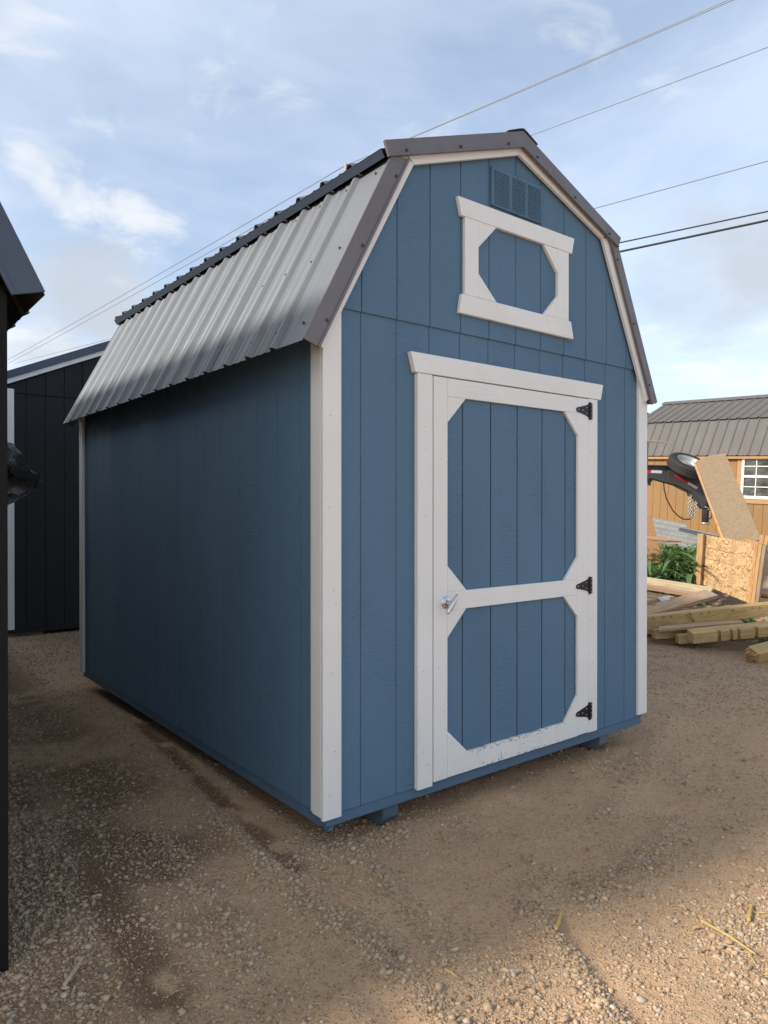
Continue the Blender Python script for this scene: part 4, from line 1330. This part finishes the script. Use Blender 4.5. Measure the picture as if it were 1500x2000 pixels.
# long galvanised sheets stacked along the barn foot
for i, (a, b, Za, Zb, w) in enumerate([((1252, 1019), (1334, 1036), 13.2, 12.6, .30), ((1255, 1030), (1392, 1057), 12.8, 12.0, .32), ((1258, 1041), (1376, 1065), 12.4, 11.8, .34)]):
    p0, p1 = at(*a, Za), at(*b, Zb)
    ln = (p1 - p0).length
    fwd = Vector(ray((a[0] + b[0]) / 2, 1000)).normalized()
    m = frame((p0 + p1) / 2, p1 - p0, UP * .72 - fwd * .55)
    prof = []
    for q in range(4):
        y = -w / 2 + w * q / 3.2
        prof += [(y, 0), (y + .012, .022), (y + .035, .022), (y + .047, 0)]
    poly = prof + [(y_, z_ - .004) for y_, z_ in prof[::-1]]
    v, f = prism_geo(poly, 'x', -ln / 2, ln / 2)
    o = mesh('metal_sheet', v, f, M_SHEET, None, m)
    tag(o, ['topmost bright galvanized sheet, the shortest of the stack along the barn foot', 'middle galvanized sheet of the stack along the barn foot, the longest', 'lowest galvanized sheet of the stack, just above the weeds'][i], 'metal sheet', 'galvanized sheets along the barn foot')
o = plank('dark_channel', at(1328, 1034, 12.45), at(1402, 1051, 12.0), .10, .06, M_SLATE, bevel=.004)
tag(o, 'dark metal channel lying on the galvanized sheets behind the strand board crate', 'metal channel')


def build_crate():
    tl, tr, bl, br = at(1368, 1043, 9.6), at(1490, 1064, 9.0), at(1364, 1138, 9.55), at(1478, 1184, 8.95)
    xd = (tr - tl); dn = (bl - tl)
    nrm = xd.cross(dn).normalized()
    if nrm.dot(Vector(ray(1430, 1100))) > 0: nrm = -nrm
    r = empty('crate', (bl + br) / 2, 'open crate of strand board panels on pine posts behind the notched beams', 'crate')
    P = lambda a, b: tl * (1 - a) * (1 - b) + tr * a * (1 - b) + bl * (1 - a) * b + br * a * b
    for b0, b1, pr in ((0.0, .245, .0), (.255, .455, .003), (.463, 1.0, -.001)):
        c = [P(.06, b0), P(.97, b0), P(.955, b1), P(.06, b1)]
        off = nrm * pr
        v = [q + off for q in c] + [q + off - nrm * .012 for q in c]
        f = [(0, 1, 2, 3), (7, 6, 5, 4), (0, 4, 5, 1), (1, 5, 6, 2), (2, 6, 7, 3), (3, 7, 4, 0)]
        cen = sum(v, Vector()) / 8
        m = frame(cen, xd, nrm); iv = m.inverted()
        mesh('osb_panel', [iv @ q for q in v], f, M_OSB, r, m)
    def post(nm, a0, a1, b0, b1, w, t, push, mat=M_ORANGE):
        return plank(nm, P(a0, b0) + nrm * push, P(a1, b1) + nrm * push, w, t, mat, up=nrm, parent=r)
    post('post', .055, .035, -.01, 1.03, .055, .06, .036)
    post('post', -.005, -.015, .0, 1.03, .05, .09, -.02)
    post('post', -.05, -.06, .46, 1.02, .045, .06, -.05)
    post('post', .93, .905, .0, 1.0, .045, .06, .036)
    post('post', .985, .955, .0, 1.0, .045, .06, .03)
    post('post', 1.045, 1.01, .0, 1.0, .045, .06, .02, M_OLDWOOD)
    post('post', .96, .955, -.16, .0, .05, .05, -.05)
    post('post', 1.03, 1.02, -.16, .0, .05, .05, -.055)
    bk = -nrm
    for a in (0.0, .97): plank('side_rail', P(a, .1), P(a, .1) + bk * .9, .09, .04, M_ORANGE, up=(0, 0, 1), parent=r)
    for a in (0.0, .97): plank('side_rail', P(a, .9), P(a, .9) + bk * .9, .09, .04, M_ORANGE, up=(0, 0, 1), parent=r)
    plank('back_rail', P(0, .9) + bk * .9, P(.97, .9) + bk * .9, .09, .04, M_ORANGE, up=(0, 0, 1), parent=r)
    # stamped mark on the board
    a = P(.715, .80) + nrm * .0005
    plank('stamp', a, P(.80, .825) + nrm * .0005, .012, .003, M_HINGE, up=nrm, parent=r, bevel=0)


build_crate()
o = plank('board_offcut', at(1460, 1053, 9.25), at(1490, 1066, 9.0), .06, .04, M_ORANGE, bevel=.002)
tag(o, 'short offcut of board resting on the top edge of the strand board crate', 'board')

LUMBER = 'loose boards and beams of the lumber pile'


def lum(name, p0, p1, w, t, mat, label, cat='board', **k):
    o = plank(name, at(*p0), at(*p1), w, t, mat, **k)
    return tag(o, label, cat, LUMBER)


lum('plank', (1190, 1122, 9.4), (1391, 1154, 8.75), .20, .045, M_PINE, 'pale wide plank, topmost of the pile, under the corn leaves', up=(-.1, -.12, 1))
lum('plank', (1190, 1134, 8.9), (1360, 1162, 8.5), .13, .045, M_PINK, 'grey pink board lying just in front of the pale wide plank', up=(-.08, -.1, 1))
lum('plank', (1230, 1165, 8.6), (1290, 1168, 8.4), .09, .04, M_PINK, 'short pinkish board behind the blue striped offcut, upper one')
lum('plank', (1220, 1181, 8.3), (1312, 1168, 8.5), .09, .055, M_PINE, 'short pale board whose square end shows beside the blue striped offcut')
lum('plank', (1225, 1206, 7.75), (1390, 1160, 8.35), .17, .05, M_PINK, 'pinkish plank slanting up to the right across the pile', up=(-.12, -.3, 1))
lum('plank', (1290, 1187, 8.0), (1326, 1172, 8.15), .05, .02, M_PINE, 'thin splinter lying on the slanting pink plank', up=(-.1, -.3, 1))
lum('plank', (1250, 1190, 8.0), (1340, 1190, 8.1), .12, .04, M_PINK, 'board lying under the slanting pink plank')
lum('plank', (1305, 1188, 8.25), (1362, 1196, 8.3), .10, .03, M_PINE, 'small pale offcut behind the notched upper beam')
lum('plank', (1225, 1152, 8.75), (1335, 1172, 8.45), .07, .035, M_OLDWOOD, 'narrow weathered board in the dark gap under the grey pink board')
lum('plank', (1228, 1198, 7.95), (1330, 1180, 8.1), .09, .03, M_PINE, 'pale board half hidden below the slanting pink plank', up=(-.1, -.25, 1))
lum('plank', (1310, 1200, 8.0), (1372, 1187, 8.3), .06, .03, M_PINK, 'short pink stick behind the middle of the notched upper beam')
lum('plank', (1370, 1196, 8.15), (1450, 1187, 8.2), .08, .03, M_OLDWOOD, 'grey board lying behind the notched upper beam below the crate')
lum('plank', (1225, 1232, 7.9), (1300, 1236, 7.75), .12, .03, M_PINE, 'flat pale board end under the left end of the notched upper beam')
# blue striped offcut
c0, c1 = at(1291, 1173, 8.2), at(1310, 1170.5, 8.25)
m = frame((c0 + c1) / 2, c1 - c0, Vector((-.25, -.55, 1)))
ln = .15
prof = []
for q in range(7): prof += [(-.075 + q * .0215, 0), (-.069 + q * .0215, .006), (-.061 + q * .0215, .006), (-.055 + q * .0215, 0)]
v, f = prism_geo(prof + [(a, b - .003) for a, b in prof[::-1]], 'y', -.055, .055)
t_ = NT('striped_panel')
sp = t_.node('ShaderNodeSeparateXYZ'); t_.put(sp.inputs[0], t_.pos('object'))
st = t_.math('SINE', t_.math('MULTIPLY', sp.outputs[0], 6.2832 / .0215))
t_.done(t_.mix(t_.rng(st, -.1, .1), srgb(208, 212, 214), srgb(104, 130, 156)), 0.5)
tag(mesh('striped_panel_offcut', v, f, t_.m, None, m), 'small blue and white striped panel offcut lying on the lumber pile', 'panel offcut')
o = lum('wedge_offcut', (1333, 1178, 8.15), (1366, 1194, 8.15), .12, .05, M_ORANGE, 'reddish triangular offcut behind the notched upper beam', up=(-.3, -.9, .3), poly=[(0, -.5), (1, -.5), (.25, .45)])


def notched_beam(name, p0, p1, h, d, cuts, depth, mat, label, side='front', upv=(0, 0, 1)):
    """beam from p0 to p1; cuts are (start, width) along it, let into the front face right through, or into the front top edge"""
    p0, p1 = Vector(p0), Vector(p1)
    ln = (p1 - p0).length
    m = frame((p0 + p1) / 2, p1 - p0, upv)
    fy = -1 if (m.to_3x3() @ Vector((0, -1, 0))).dot(Vector(ray(1400, 1200))) < 0 else 1
    if side == 'front':
        pts = [(-ln / 2, d / 2)]
        pts = [(-ln / 2, -d / 2)]
        for s, w in cuts:
            x = -ln / 2 + s
            pts += [(x, -d / 2), (x, -d / 2 + depth), (x + w, -d / 2 + depth), (x + w, -d / 2)]
        pts += [(ln / 2, -d / 2), (ln / 2, d / 2), (-ln / 2, d / 2)]
        if fy > 0: pts = [(a, -b) for a, b in pts]
        v, f = prism_geo(pts, 'z', -h / 2, h / 2)
        o = mesh(name, v, f, mat, None, m, False, .002)
    else:
        v, f = box_geo((-ln / 2, -d / 2, -h / 2), (ln / 2, d / 2, h / 2))
        o = mesh(name, v, f, mat, None, m, False, .003)
        for s, w in cuts:
            x = -ln / 2 + s
            v, f = prism_geo([(x, h / 2 - .034), (x + w, h / 2 - .034), (x + w * .72, h / 2 - .012), (x + w * .45, h / 2 - .012)], 'y', -d / 2 - .0025 if fy < 0 else d / 2 - .02, -d / 2 + .02 if fy < 0 else d / 2 + .0025)
            mesh('notch', v, f, M_OLDWOOD, o, m)
    return tag(o, label, 'beam', LUMBER)


bm_ = notched_beam('notched_beam', at(1215, 1219, 7.75), at(1560, 1183, 7.75), .135, .10, [(.30, .045), (.415, .035), (.495, .04), (.66, .032), (.83, .03), (.91, .03), (1.17, .03), (1.38, .03), (1.46, .03)], .03, M_PT, 'long upper beam with small dark notches and a green stamp', 'top', (-.02, -.16, 1))
# grade stamp on its face
cc = at(1347, 1206, 7.685)
fm = frame(cc, at(1560, 1183, 7.75) - at(1215, 1219, 7.75), (-.02, -.16, 1))
J = Join()
J.add(lathe_geo([(.030 + .0012 * math.cos(t), .001 * math.sin(t)) for t in (0, 1.57, 3.14, 4.71)], 20, True), fm @ Matrix.Rotation(R(90), 4, 'X'))
for a, b in (((-.008, -.014), (-.008, .014)), ((-.008, .014), (.008, .012)), ((-.008, 0), (.007, 0)), ((-.008, -.014), (.008, -.012)), ((.008, .012), (.009, .003)), ((.009, -.003), (.008, -.012))):
    J.add(tube_geo([(a[0], 0, a[1]), (b[0], 0, b[1])], .0016, 5), fm)
M_STAMP = simple('ink_stamp', srgb(128, 100, 70), 0.7)
M_GREENINK = simple('green_lumber_ink', srgb(92, 122, 72), 0.7)
J.build('grade_stamp', M_STAMP, bm_)
J = Join()
for a, b in (((.0, .055), (.012, .03)), ((.012, .05), (.016, .028)), ((.022, .0), (.04, -.03)), ((.03, -.035), (.045, -.055)), ((.035, -.02), (.05, -.05))):
    J.add(tube_geo([(a[0], 0, a[1]), (b[0], 0, b[1])], .004, 5), fm)
J.build('green_mark', M_GREENINK, bm_)

lum('plank', (1282, 1229, 7.55), (1450, 1216, 7.5), .13, .03, M_PINK, 'thin pinkish board between the two notched beams', up=(-.02, -.12, 1), poly=[(0, -.5), (1, -.2), (1, .5), (.06, .5)])
o = lum('beam', (1276, 1238, 7.62), (1520, 1224, 7.7), .10, .10, M_PT, 'square beam ending under the thin pinkish board', 'beam')
lum('beam', (1322, 1248, 7.45), (1480, 1236, 7.45), .10, .09, M_PT, 'short square beam tucked behind the front notched beam', 'beam')
notched_beam('notched_beam', at(1348, 1243, 7.25), at(1600, 1218, 7.25), .105, .15, [(.245, .035), (.365, .035), (.445, .03), (.62, .035), (.80, .03), (.88, .028)], .04, M_PT, 'front beam with wide square notches cut in its face', 'front', (-.03, -.20, 1))
lum('beam', (1215, 1252, 7.85), (1366, 1255, 7.6), .12, .10, M_OLDWOOD, 'dark beam lying on the gravel at the left foot of the pile', 'beam')
lum('beam', (1230, 1240, 8.0), (1330, 1240, 8.0), .10, .10, M_OLDWOOD, 'shaded beam deep in the pile behind the square beam ends', 'beam')
lum('beam', (1362, 1258, 7.55), (1482, 1268, 7.25), .10, .12, M_OLDWOOD, 'brown beam lying on the gravel under the front notched beam', 'beam')
lum('beam', (1400, 1244, 7.7), (1540, 1236, 7.7), .10, .10, M_OLDWOOD, 'shaded beam under the right end of the front notched beam', 'beam')
lum('plank', (1420, 1276, 7.25), (1448, 1278, 7.15), .05, .02, M_OLDWOOD, 'small flat stick on the gravel below the brown beam')
# broken beam with a splintered end
p0, p1 = at(1470, 1281, 6.75), at(1600, 1246, 6.95)
o = plank('broken_beam', p0, p1, .14, .13, M_PT, up=(-.3, -.35, 1))
tag(o, 'broken thick beam with a splintered orange end at the right edge', 'beam', LUMBER)
ml = frame(p0, p1 - p0, (-.3, -.35, 1))
J = Join()
for i in range(46):
    y, z = rng.uniform(-.062, .062), rng.uniform(-.055, .055)
    l_, w_ = rng.uniform(.015, .075), rng.uniform(.006, .014)
    J.add(([(0, y - w_, z - w_), (0, y + w_, z - w_), (0, y + w_, z + w_), (0, y - w_, z + w_), (-l_, y + rng.uniform(-.01, .01), z + rng.uniform(-.01, .01))], [(0, 1, 4), (1, 2, 4), (2, 3, 4), (3, 0, 4), (3, 2, 1, 0)]), ml)
J.build('splinters', M_ORANGE, o)['kind'] = 'stuff'
lum('plank', (1475, 1306, 6.6), (1560, 1294, 6.7), .10, .03, M_ORANGE, 'split pale board end on the gravel below the broken beam', up=(-.1, -.2, 1), poly=[(0, -.5), (1, -.5), (1, .5), (.12, .5), (.05, .1)])
lum('plank', (1437, 1312, 6.55), (1600, 1317, 6.4), .09, .022, M_PINK, 'thin plank lying flat on the gravel at the right edge')
o = plank('painted_stick', at(1438, 1316, 6.42), at(1475, 1317.5, 6.38), .055, .022, M_WINWHITE)
tag(o, 'white painted piece of wood lying beside the thin plank', 'wood piece')
o = plank('red_scrap', at(1434, 1310.5, 6.6), at(1452, 1311, 6.6), .035, .012, M_RED, bevel=.001)
tag(o, 'small red scrap touching the end of the thin plank', 'scrap')
lum('plank', (1417, 1318, 6.35), (1440, 1325, 6.2), .04, .02, M_OLDWOOD, 'grey flat stick on the gravel left of the white painted piece')


# ---------------------------------------------------------------- corn and weeds behind the pile
def leaf(pts, w, normal_hint):
    v, f = [], []
    n = len(pts)
    for i, p in enumerate(pts):
        d = (pts[min(i + 1, n - 1)] - pts[max(0, i - 1)]).normalized()
        s = d.cross(normal_hint)
        s = s.normalized() if s.length > 1e-4 else Vector((1, 0, 0))
        t = i / (n - 1)
        ww = w * (math.sin(math.pi * min(1, .12 + .88 * t)) ** .6 if t < 1 else .02)
        up = s.cross(d) * ww * .35
        v += [p - s * ww + up, p, p + s * ww + up]
    for i in range(n - 1):
        a = 3 * i
        f += [(a, a + 1, a + 4, a + 3), (a + 1, a + 2, a + 5, a + 4)]
    return v, f


def corn(base, hgt, seed, label):
    g = np.random.default_rng(seed)
    r = empty('corn_plant', base, label, 'corn plant', 'corn plants behind the lumber pile')
    v, f = tube_geo([base, base + Vector((.01, 0, hgt * .5)), base + Vector((.0, .01, hgt * .8))], [.016, .013, .006], 7)
    mesh('stalk', v, f, M_CORNPALE, r, None, True)
    a0 = g.uniform(0, 6.28)
    for i in range(8):
        a = a0 + i * 2.6 + g.uniform(-.4, .4)
        h0 = hgt * (.08 + .09 * i)
        ln = hgt * g.uniform(.75, 1.1)
        dr = Vector((math.cos(a), math.sin(a), 0))
        up = g.uniform(.6, 1.1)
        pts = [base + Vector((0, 0, h0)) + dr * (ln * t * (.35 + .5 * t)) + UP * (ln * (up * t - (.5 + .4 * up) * t ** 2.4)) for t in np.linspace(0, 1, 8)]
        pts = [Vector(p) for p in pts]
        vv, ff = leaf(pts, g.uniform(.028, .042), dr.cross(UP).cross(Vector((dr.x, dr.y, .6))))
        mesh('leaf', vv, ff, M_CORN, r, None, True)
    return r


for i, (u, Z, h, lab) in enumerate([(1264, 9.7, .50, 'corn plant hugging the white corner board, leftmost in the row'), (1284, 9.75, .46, 'second corn plant from the white corner board'), (1302, 9.7, .50, 'corn plant with a pale upright stalk in the middle of the row'),
                                    (1320, 9.75, .46, 'corn plant left of the drooping one'), (1345, 9.45, .36, 'corn plant drooping over the pale plank beside the strand board crate')]):
    p = at(u, 1140, Z); p.z = float(ground_h(p.x, p.y)) if i < 4 else float(ground_h(p.x, p.y))
    top = at(u, 1088 if i < 4 else 1112, Z).z
    corn(p, max(h, top - p.z), 40 + i, lab)


def build_weeds():
    J = Join()
    g = np.random.default_rng(5)
    spots = []
    for _ in range(330):
        u, Z = g.uniform(1240, 1385), g.uniform(9.9, 12.4)
        spots.append((u, Z, 1.0))
    for _ in range(60): spots.append((g.uniform(1368, 1475), g.uniform(8.3, 8.9), .30))
    for _ in range(8): spots.append((g.uniform(1486, 1510), g.uniform(7.2, 7.5), .3))
    for u, Z, sc in spots:
        p = at(u, 1100, Z); p.z = float(ground_h(p.x, p.y))
        tip = at(u, 1058 + 14 * g.random(), Z).z
        hh = max(.12, (tip - p.z) * g.uniform(.55, 1.0)) if sc == 1.0 else g.uniform(.08, .22)
        n = 13 if sc == 1.0 else 7
        lean = Vector((g.normal(0, .12), g.normal(0, .12), 0))
        for i in range(n):
            t0 = (i + g.random()) / n
            a = g.uniform(0, 6.28)
            dr = Vector((math.cos(a), math.sin(a), 0))
            b = p + UP * (hh * t0) + lean * (hh * t0)
            ln = g.uniform(.07, .17) * (1.0 if sc == 1.0 else .7) * (1.25 - .5 * t0)
            up = g.uniform(.2, 1.2)
            pts = [b + dr * (ln * t) + UP * (ln * (up * t - .8 * t * t)) for t in (0, .4, .75, 1)]
            J.add(leaf(pts, ln * g.uniform(.14, .26), dr.cross(UP).cross(Vector((dr.x, dr.y, .5)))))
        J.add(tube_geo([p, p + UP * hh * .5 + lean * hh * .5, p + UP * hh + lean * hh], [.006, .005, .002], 4, False))
    o = J.build('weeds', M_WEED, None, True)
    kind(o, 'stuff')
    tag(o, 'rank green weeds filling the gap between the lumber pile and the barn', 'weeds')


build_weeds()


# ---------------------------------------------------------------- overhead wires
def wire(a, b, Za, Zb, r, mat, label, ext=(0.0, 0.0), sag=0.0, name='overhead_wire'):
    p, q = at(*a, Za), at(*b, Zb)
    d = q - p
    p, q = p - d * ext[0], q + d * ext[1]
    pts = [p.lerp(q, t) - UP * (sag * 4 * t * (1 - t)) for t in np.linspace(0, 1, 17)]
    v, f = tube_geo(pts, r, 6)
    return tag(mesh(name, v, f, mat, None, None, True), label, 'wire', 'overhead wires')


wire((675, 323), (1422, 0), 22, 14.9, .0095, M_WIRE, 'upper one of the two wires leaving the top right edge, from the insulator', (0, .5), .05)
wire((812, 264), (1408, 4), 20.4, 15.0, .007, M_WIRE, 'lower twin of the wire that leaves the photo at the top right', (.1, .5), .03)
wire((0, 708), (675, 323), 52, 22, .013, M_WIRE, 'wire rising from the left edge to the insulator, upper of two', (.4, 0), .15)
wire((4, 713), (655, 352), 52, 22.5, .012, M_WIRE, 'wire rising from the left edge behind the roof, lower of two', (.4, .05), .15)
wire((1032, 264), (1500, 90), 17.0, 13.8, .008, M_WIRE, 'single thin wire meeting the shed roof just right of the ridge cap', (1.6, .8), .03)
wire((170, 671), (1500, 307), 33.0, 13.8, .010, M_WIRE, 'thin wire crossing behind the shed at mid height on its right', (.3, .4), .10)
wire((1205, 473.5), (1500, 411), 15.8, 14.2, .015, M_CABLE, 'upper one of the two dark cables right of the shed knee', (2.5, 2), .02, 'overhead_cable')
wire((1205, 491), (1500, 428.5), 15.9, 14.3, .023, M_CABLE, 'lower and thicker one of the two dark cables right of the shed knee', (2.5, 2), .02, 'overhead_cable')


def build_pole():
    top = at(675.5, 347, 22)
    r = empty('utility_pole', (top.x, top.y, -.05), 'wooden utility pole behind the shed roof with its white insulator showing', 'utility pole')
    v, f = tube_geo([(top.x, top.y, -.6), tuple(top)], [.16, .11], 14)
    mesh('pole', v, f, M_POLE, r, None, True)
    b = at(675.5, 335, 22)
    v, f = tube_geo([tuple(top), tuple(b)], .02, 8)
    mesh('pin', v, f, M_STEEL, r, None, True)
    prof, z, n = [(.01, 0)], 0, 4
    hgt = at(675.5, 319, 22).z - b.z
    for i in range(n):
        z0 = hgt * i / n
        prof += [(.035, z0), (.066, z0 + hgt / n * .25), (.060, z0 + hgt / n * .45), (.036, z0 + hgt / n * .6)]
    prof += [(.03, hgt), (.005, hgt)]
    v, f = lathe_geo(prof, 14)
    mesh('insulator', v, f, M_PORC, r, Matrix.Translation(b), True)


build_pole()


# ---------------------------------------------------------------- loose stone, straw, splinters on the ground
def in_view(x, y, z, m=60):
    d = np.stack([x, y, z], -1) - CAM
    X = d[..., 0] * math.cos(YAW) - d[..., 1] * math.sin(YAW)
    Zc = d[..., 0] * math.sin(YAW) + d[..., 1] * math.cos(YAW)
    u = 750 + F_PX * X / Zc; v = 1000 - F_PX * d[..., 2] / Zc
    return (Zc > .5) & (u > -m - 140) & (u < 1500 + m + 60) & (v > 900) & (v < 2000 + m + 160), Zc


ICO_V = None


def ico():
    p = (1 + 5 ** .5) / 2
    v = np.array([(-1, p, 0), (1, p, 0), (-1, -p, 0), (1, -p, 0), (0, -1, p), (0, 1, p), (0, -1, -p), (0, 1, -p), (p, 0, -1), (p, 0, 1), (-p, 0, -1), (-p, 0, 1)], float)
    f = np.array([(0, 11, 5), (0, 5, 1), (0, 1, 7), (0, 7, 10), (0, 10, 11), (1, 5, 9), (5, 11, 4), (11, 10, 2), (10, 7, 6), (7, 1, 8), (3, 9, 4), (3, 4, 2), (3, 2, 6), (3, 6, 8), (3, 8, 9), (4, 9, 5), (2, 4, 11), (6, 2, 10), (8, 6, 7), (9, 8, 1)])
    return v / np.linalg.norm(v[0]), f


def octa():
    v = np.array([(1, 0, 0), (-1, 0, 0), (0, 1, 0), (0, -1, 0), (0, 0, 1), (0, 0, -1)], float)
    f = np.array([(0, 2, 4), (2, 1, 4), (1, 3, 4), (3, 0, 4), (2, 0, 5), (1, 2, 5), (3, 1, 5), (0, 3, 5)])
    return v, f


def scatter(n, zr, size, base, seed, dpow=1.2, boost=1.0, jitter=.24, sink=.06, floor_=0.0):
    """random stones over the visible ground between two depths, denser where gravel lies"""
    g = np.random.default_rng(seed)
    z0, z1 = zr
    zc = np.sqrt(g.random(n) * (z1 ** 2 - z0 ** 2) + z0 ** 2)
    lat = (g.random(n) * 1.36 - .70) * zc
    fx, fy = math.sin(YAW), math.cos(YAW)
    x = CAM[0] + fx * zc + math.cos(YAW) * lat
    y = CAM[1] + fy * zc - math.sin(YAW) * lat
    z = ground_h(x, y)
    ok, _ = in_view(x, y, z)
    ok &= g.random(n) < np.clip(boost * (floor_ + (1 - floor_) * gravel_d(x, y) ** dpow), 0, 1)
    ok &= ~((x > .1) & (x < 2.35) & (y > .25) & (y < 3.5))
    ok &= ~((x < -1.25) & (y > -.05))
    x, y, z = x[ok], y[ok], z[ok]
    m = len(x)
    s = size[0] * (size[1] / size[0]) ** (g.random(m) ** 1.9)
    bv, bf = base
    k = len(bv)
    V = np.repeat(bv[None], m, 0) * (1 + g.normal(0, jitter, (m, k, 1)).clip(-.45, .5))
    q = g.normal(size=(m, 4)); q /= np.linalg.norm(q, axis=1, keepdims=True)
    w, a, b, c = q.T
    Rm = np.stack([1 - 2 * (b * b + c * c), 2 * (a * b - c * w), 2 * (a * c + b * w), 2 * (a * b + c * w), 1 - 2 * (a * a + c * c), 2 * (b * c - a * w), 2 * (a * c - b * w), 2 * (b * c + a * w), 1 - 2 * (a * a + b * b)], -1).reshape(m, 3, 3)
    V = V * np.stack([np.ones(m), g.uniform(.6, 1, m), g.uniform(.5, .85, m)], -1)[:, None, :]
    V = np.einsum('mij,mkj->mki', Rm, V)
    V[..., 2] *= .78
    V = V * (s / 2)[:, None, None] + np.stack([x, y, z + s * sink], -1)[:, None, :]
    F = bf[None] + (np.arange(m) * k)[:, None, None]
    return V.reshape(-1, 3), F.reshape(-1, 3)


def tri_mesh(name, parts, mat):
    vs, fs, o = [], [], 0
    for V, F in parts:
        vs.append(V); fs.append(F + o); o += len(V)
    V, F = np.concatenate(vs), np.concatenate(fs)
    me = bpy.data.meshes.new(name)
    me.vertices.add(len(V)); me.vertices.foreach_set('co', V.ravel())
    me.loops.add(F.size); me.loops.foreach_set('vertex_index', F.ravel().astype(np.int32))
    me.polygons.add(len(F)); me.polygons.foreach_set('loop_start', np.arange(0, F.size, 3, dtype=np.int32))
    me.update(calc_edges=True)
    return link(name, me, mat)


near = [scatter(150000, (1.5, 3.4), (.004, .0125), octa(), 101, 0.8, .95, floor_=.28),
        scatter(62000, (1.5, 3.4), (.009, .023), ico(), 102, 1.7, 1.0, floor_=.03),
        scatter(7500, (1.5, 3.4), (.019, .036), ico(), 103, 2.1, .9, sink=.12),
        scatter(80000, (3.4, 5.2), (.007, .018), octa(), 104, 1.0, .8, floor_=.2),
        scatter(8000, (3.4, 5.2), (.018, .036), ico(), 105, 1.6, .8)]
far_ = [scatter(26000, (5.2, 7.0), (.010, .026), octa(), 107, 0.9, .8, sink=.14),
        scatter(34000, (7.0, 9.5), (.014, .034), octa(), 106, 0.8, .8, sink=.10)]
gr = tri_mesh('gravel', near, M_STONE)
kind(gr, 'stuff')
tag(gr, 'loose tan crushed stone strewn over the dirt in the foreground', 'gravel')
gr = tri_mesh('gravel', far_, M_STONE_GREY)
kind(gr, 'stuff')
tag(gr, 'greyer crushed stone further off between the shed and the lumber pile', 'gravel')


def litter(name, n, mat, ln, wd, seed, label, cat, zr=(1.5, 4.2)):
    g = np.random.default_rng(seed)
    J = Join()
    c = 0
    while c < n:
        zc = math.sqrt(g.random() * (zr[1] ** 2 - zr[0] ** 2) + zr[0] ** 2); lat = (g.random() * 1.3 - .66) * zc
        x = CAM[0] + math.sin(YAW) * zc + math.cos(YAW) * lat; y = CAM[1] + math.cos(YAW) * zc - math.sin(YAW) * lat
        if (0 < x < 2.4 and y > .1) or (x < -1.25 and y > -.1): continue
        if g.random() > float(gravel_d(np.array([x]), np.array([y]))[0]) + .35: continue
        c += 1
        z = float(ground_h(x, y))
        a = g.uniform(0, 6.28); l_ = ln[0] * (ln[1] / ln[0]) ** (g.random() ** 2); w_ = g.uniform(*wd)
        m = frame((x, y, z + .006 + w_ * .4), (math.cos(a), math.sin(a), g.uniform(-.12, .12)), (g.uniform(-.4, .4), g.uniform(-.4, .4), 1))
        k = g.uniform(-.15, .15) * l_
        J.add(([(-l_ / 2, -w_ / 2, 0), (-l_ / 2, w_ / 2, 0), (0, w_ / 2 + k, .25 * w_), (0, -w_ / 2 + k, .25 * w_), (l_ / 2, w_ * .2, 0), (l_ / 2, -w_ * .2, 0), (-l_ / 2, 0, w_ * .5), (0, k, w_ * .8), (l_ / 2, 0, w_ * .4)],
               [(0, 3, 7, 6), (3, 5, 8, 7), (6, 7, 2, 1), (7, 8, 4, 2), (0, 1, 2, 3), (3, 2, 4, 5)]), m)
    o = J.build(name, mat)
    kind(o, 'stuff'); tag(o, label, cat)


litter('straw', 420, M_STRAW, (.02, .075), (.0015, .0035), 201, 'short bits of dry straw scattered over the dirt', 'straw')
litter('wood_chips', 260, M_CHIP, (.012, .05), (.005, .013), 202, 'small wood chips scattered among the gravel', 'wood chips')


def ground_stick(name, a, b, w, t, mat, label, cat, bend=0.0):
    p, q = at(*a, 1), at(*b, 1)
    pts = []
    for (u, v) in (a, ((a[0] + b[0]) / 2 + bend, (a[1] + b[1]) / 2), b):
        d = ray(u, v); k = (CAM[2] + .05) / -d[2]
        P = CAM + d * k
        pts.append(Vector((P[0], P[1], float(ground_h(P[0], P[1])) + t + .012)))
    v, f = tube_geo(pts, [w, w * 1.1, w * .7], 6)
    return tag(mesh(name, v, f, mat), label, cat)


ground_stick('straw_stalk', (1368, 1802), (1476, 1872), .0035, .010, M_STRAW, 'long pale straw stalk lying on the ground at the lower right', 'straw', 4)
ground_stick('wood_splinter', (126, 1940), (161, 1885), .006, .006, M_PINE, 'pale flat wood splinter lying on the ground at the lower left', 'wood splinter')
ground_stick('wood_splinter', (1086, 1822), (1096, 1785), .0065, .000, M_STRAW, 'pale wood splinter lying among the gravel below the door', 'wood splinter')
ground_stick('wood_splinter', (1462, 1796), (1468, 1768), .007, .000, M_STRAW, 'pale wood splinter lying near the straw stalk at the right edge', 'wood splinter')
ground_stick('straw_stalk', (868, 1902), (892, 1914), .003, .006, M_STRAW, 'short curved straw stalk on the bare dirt in the lower middle', 'straw', 3)
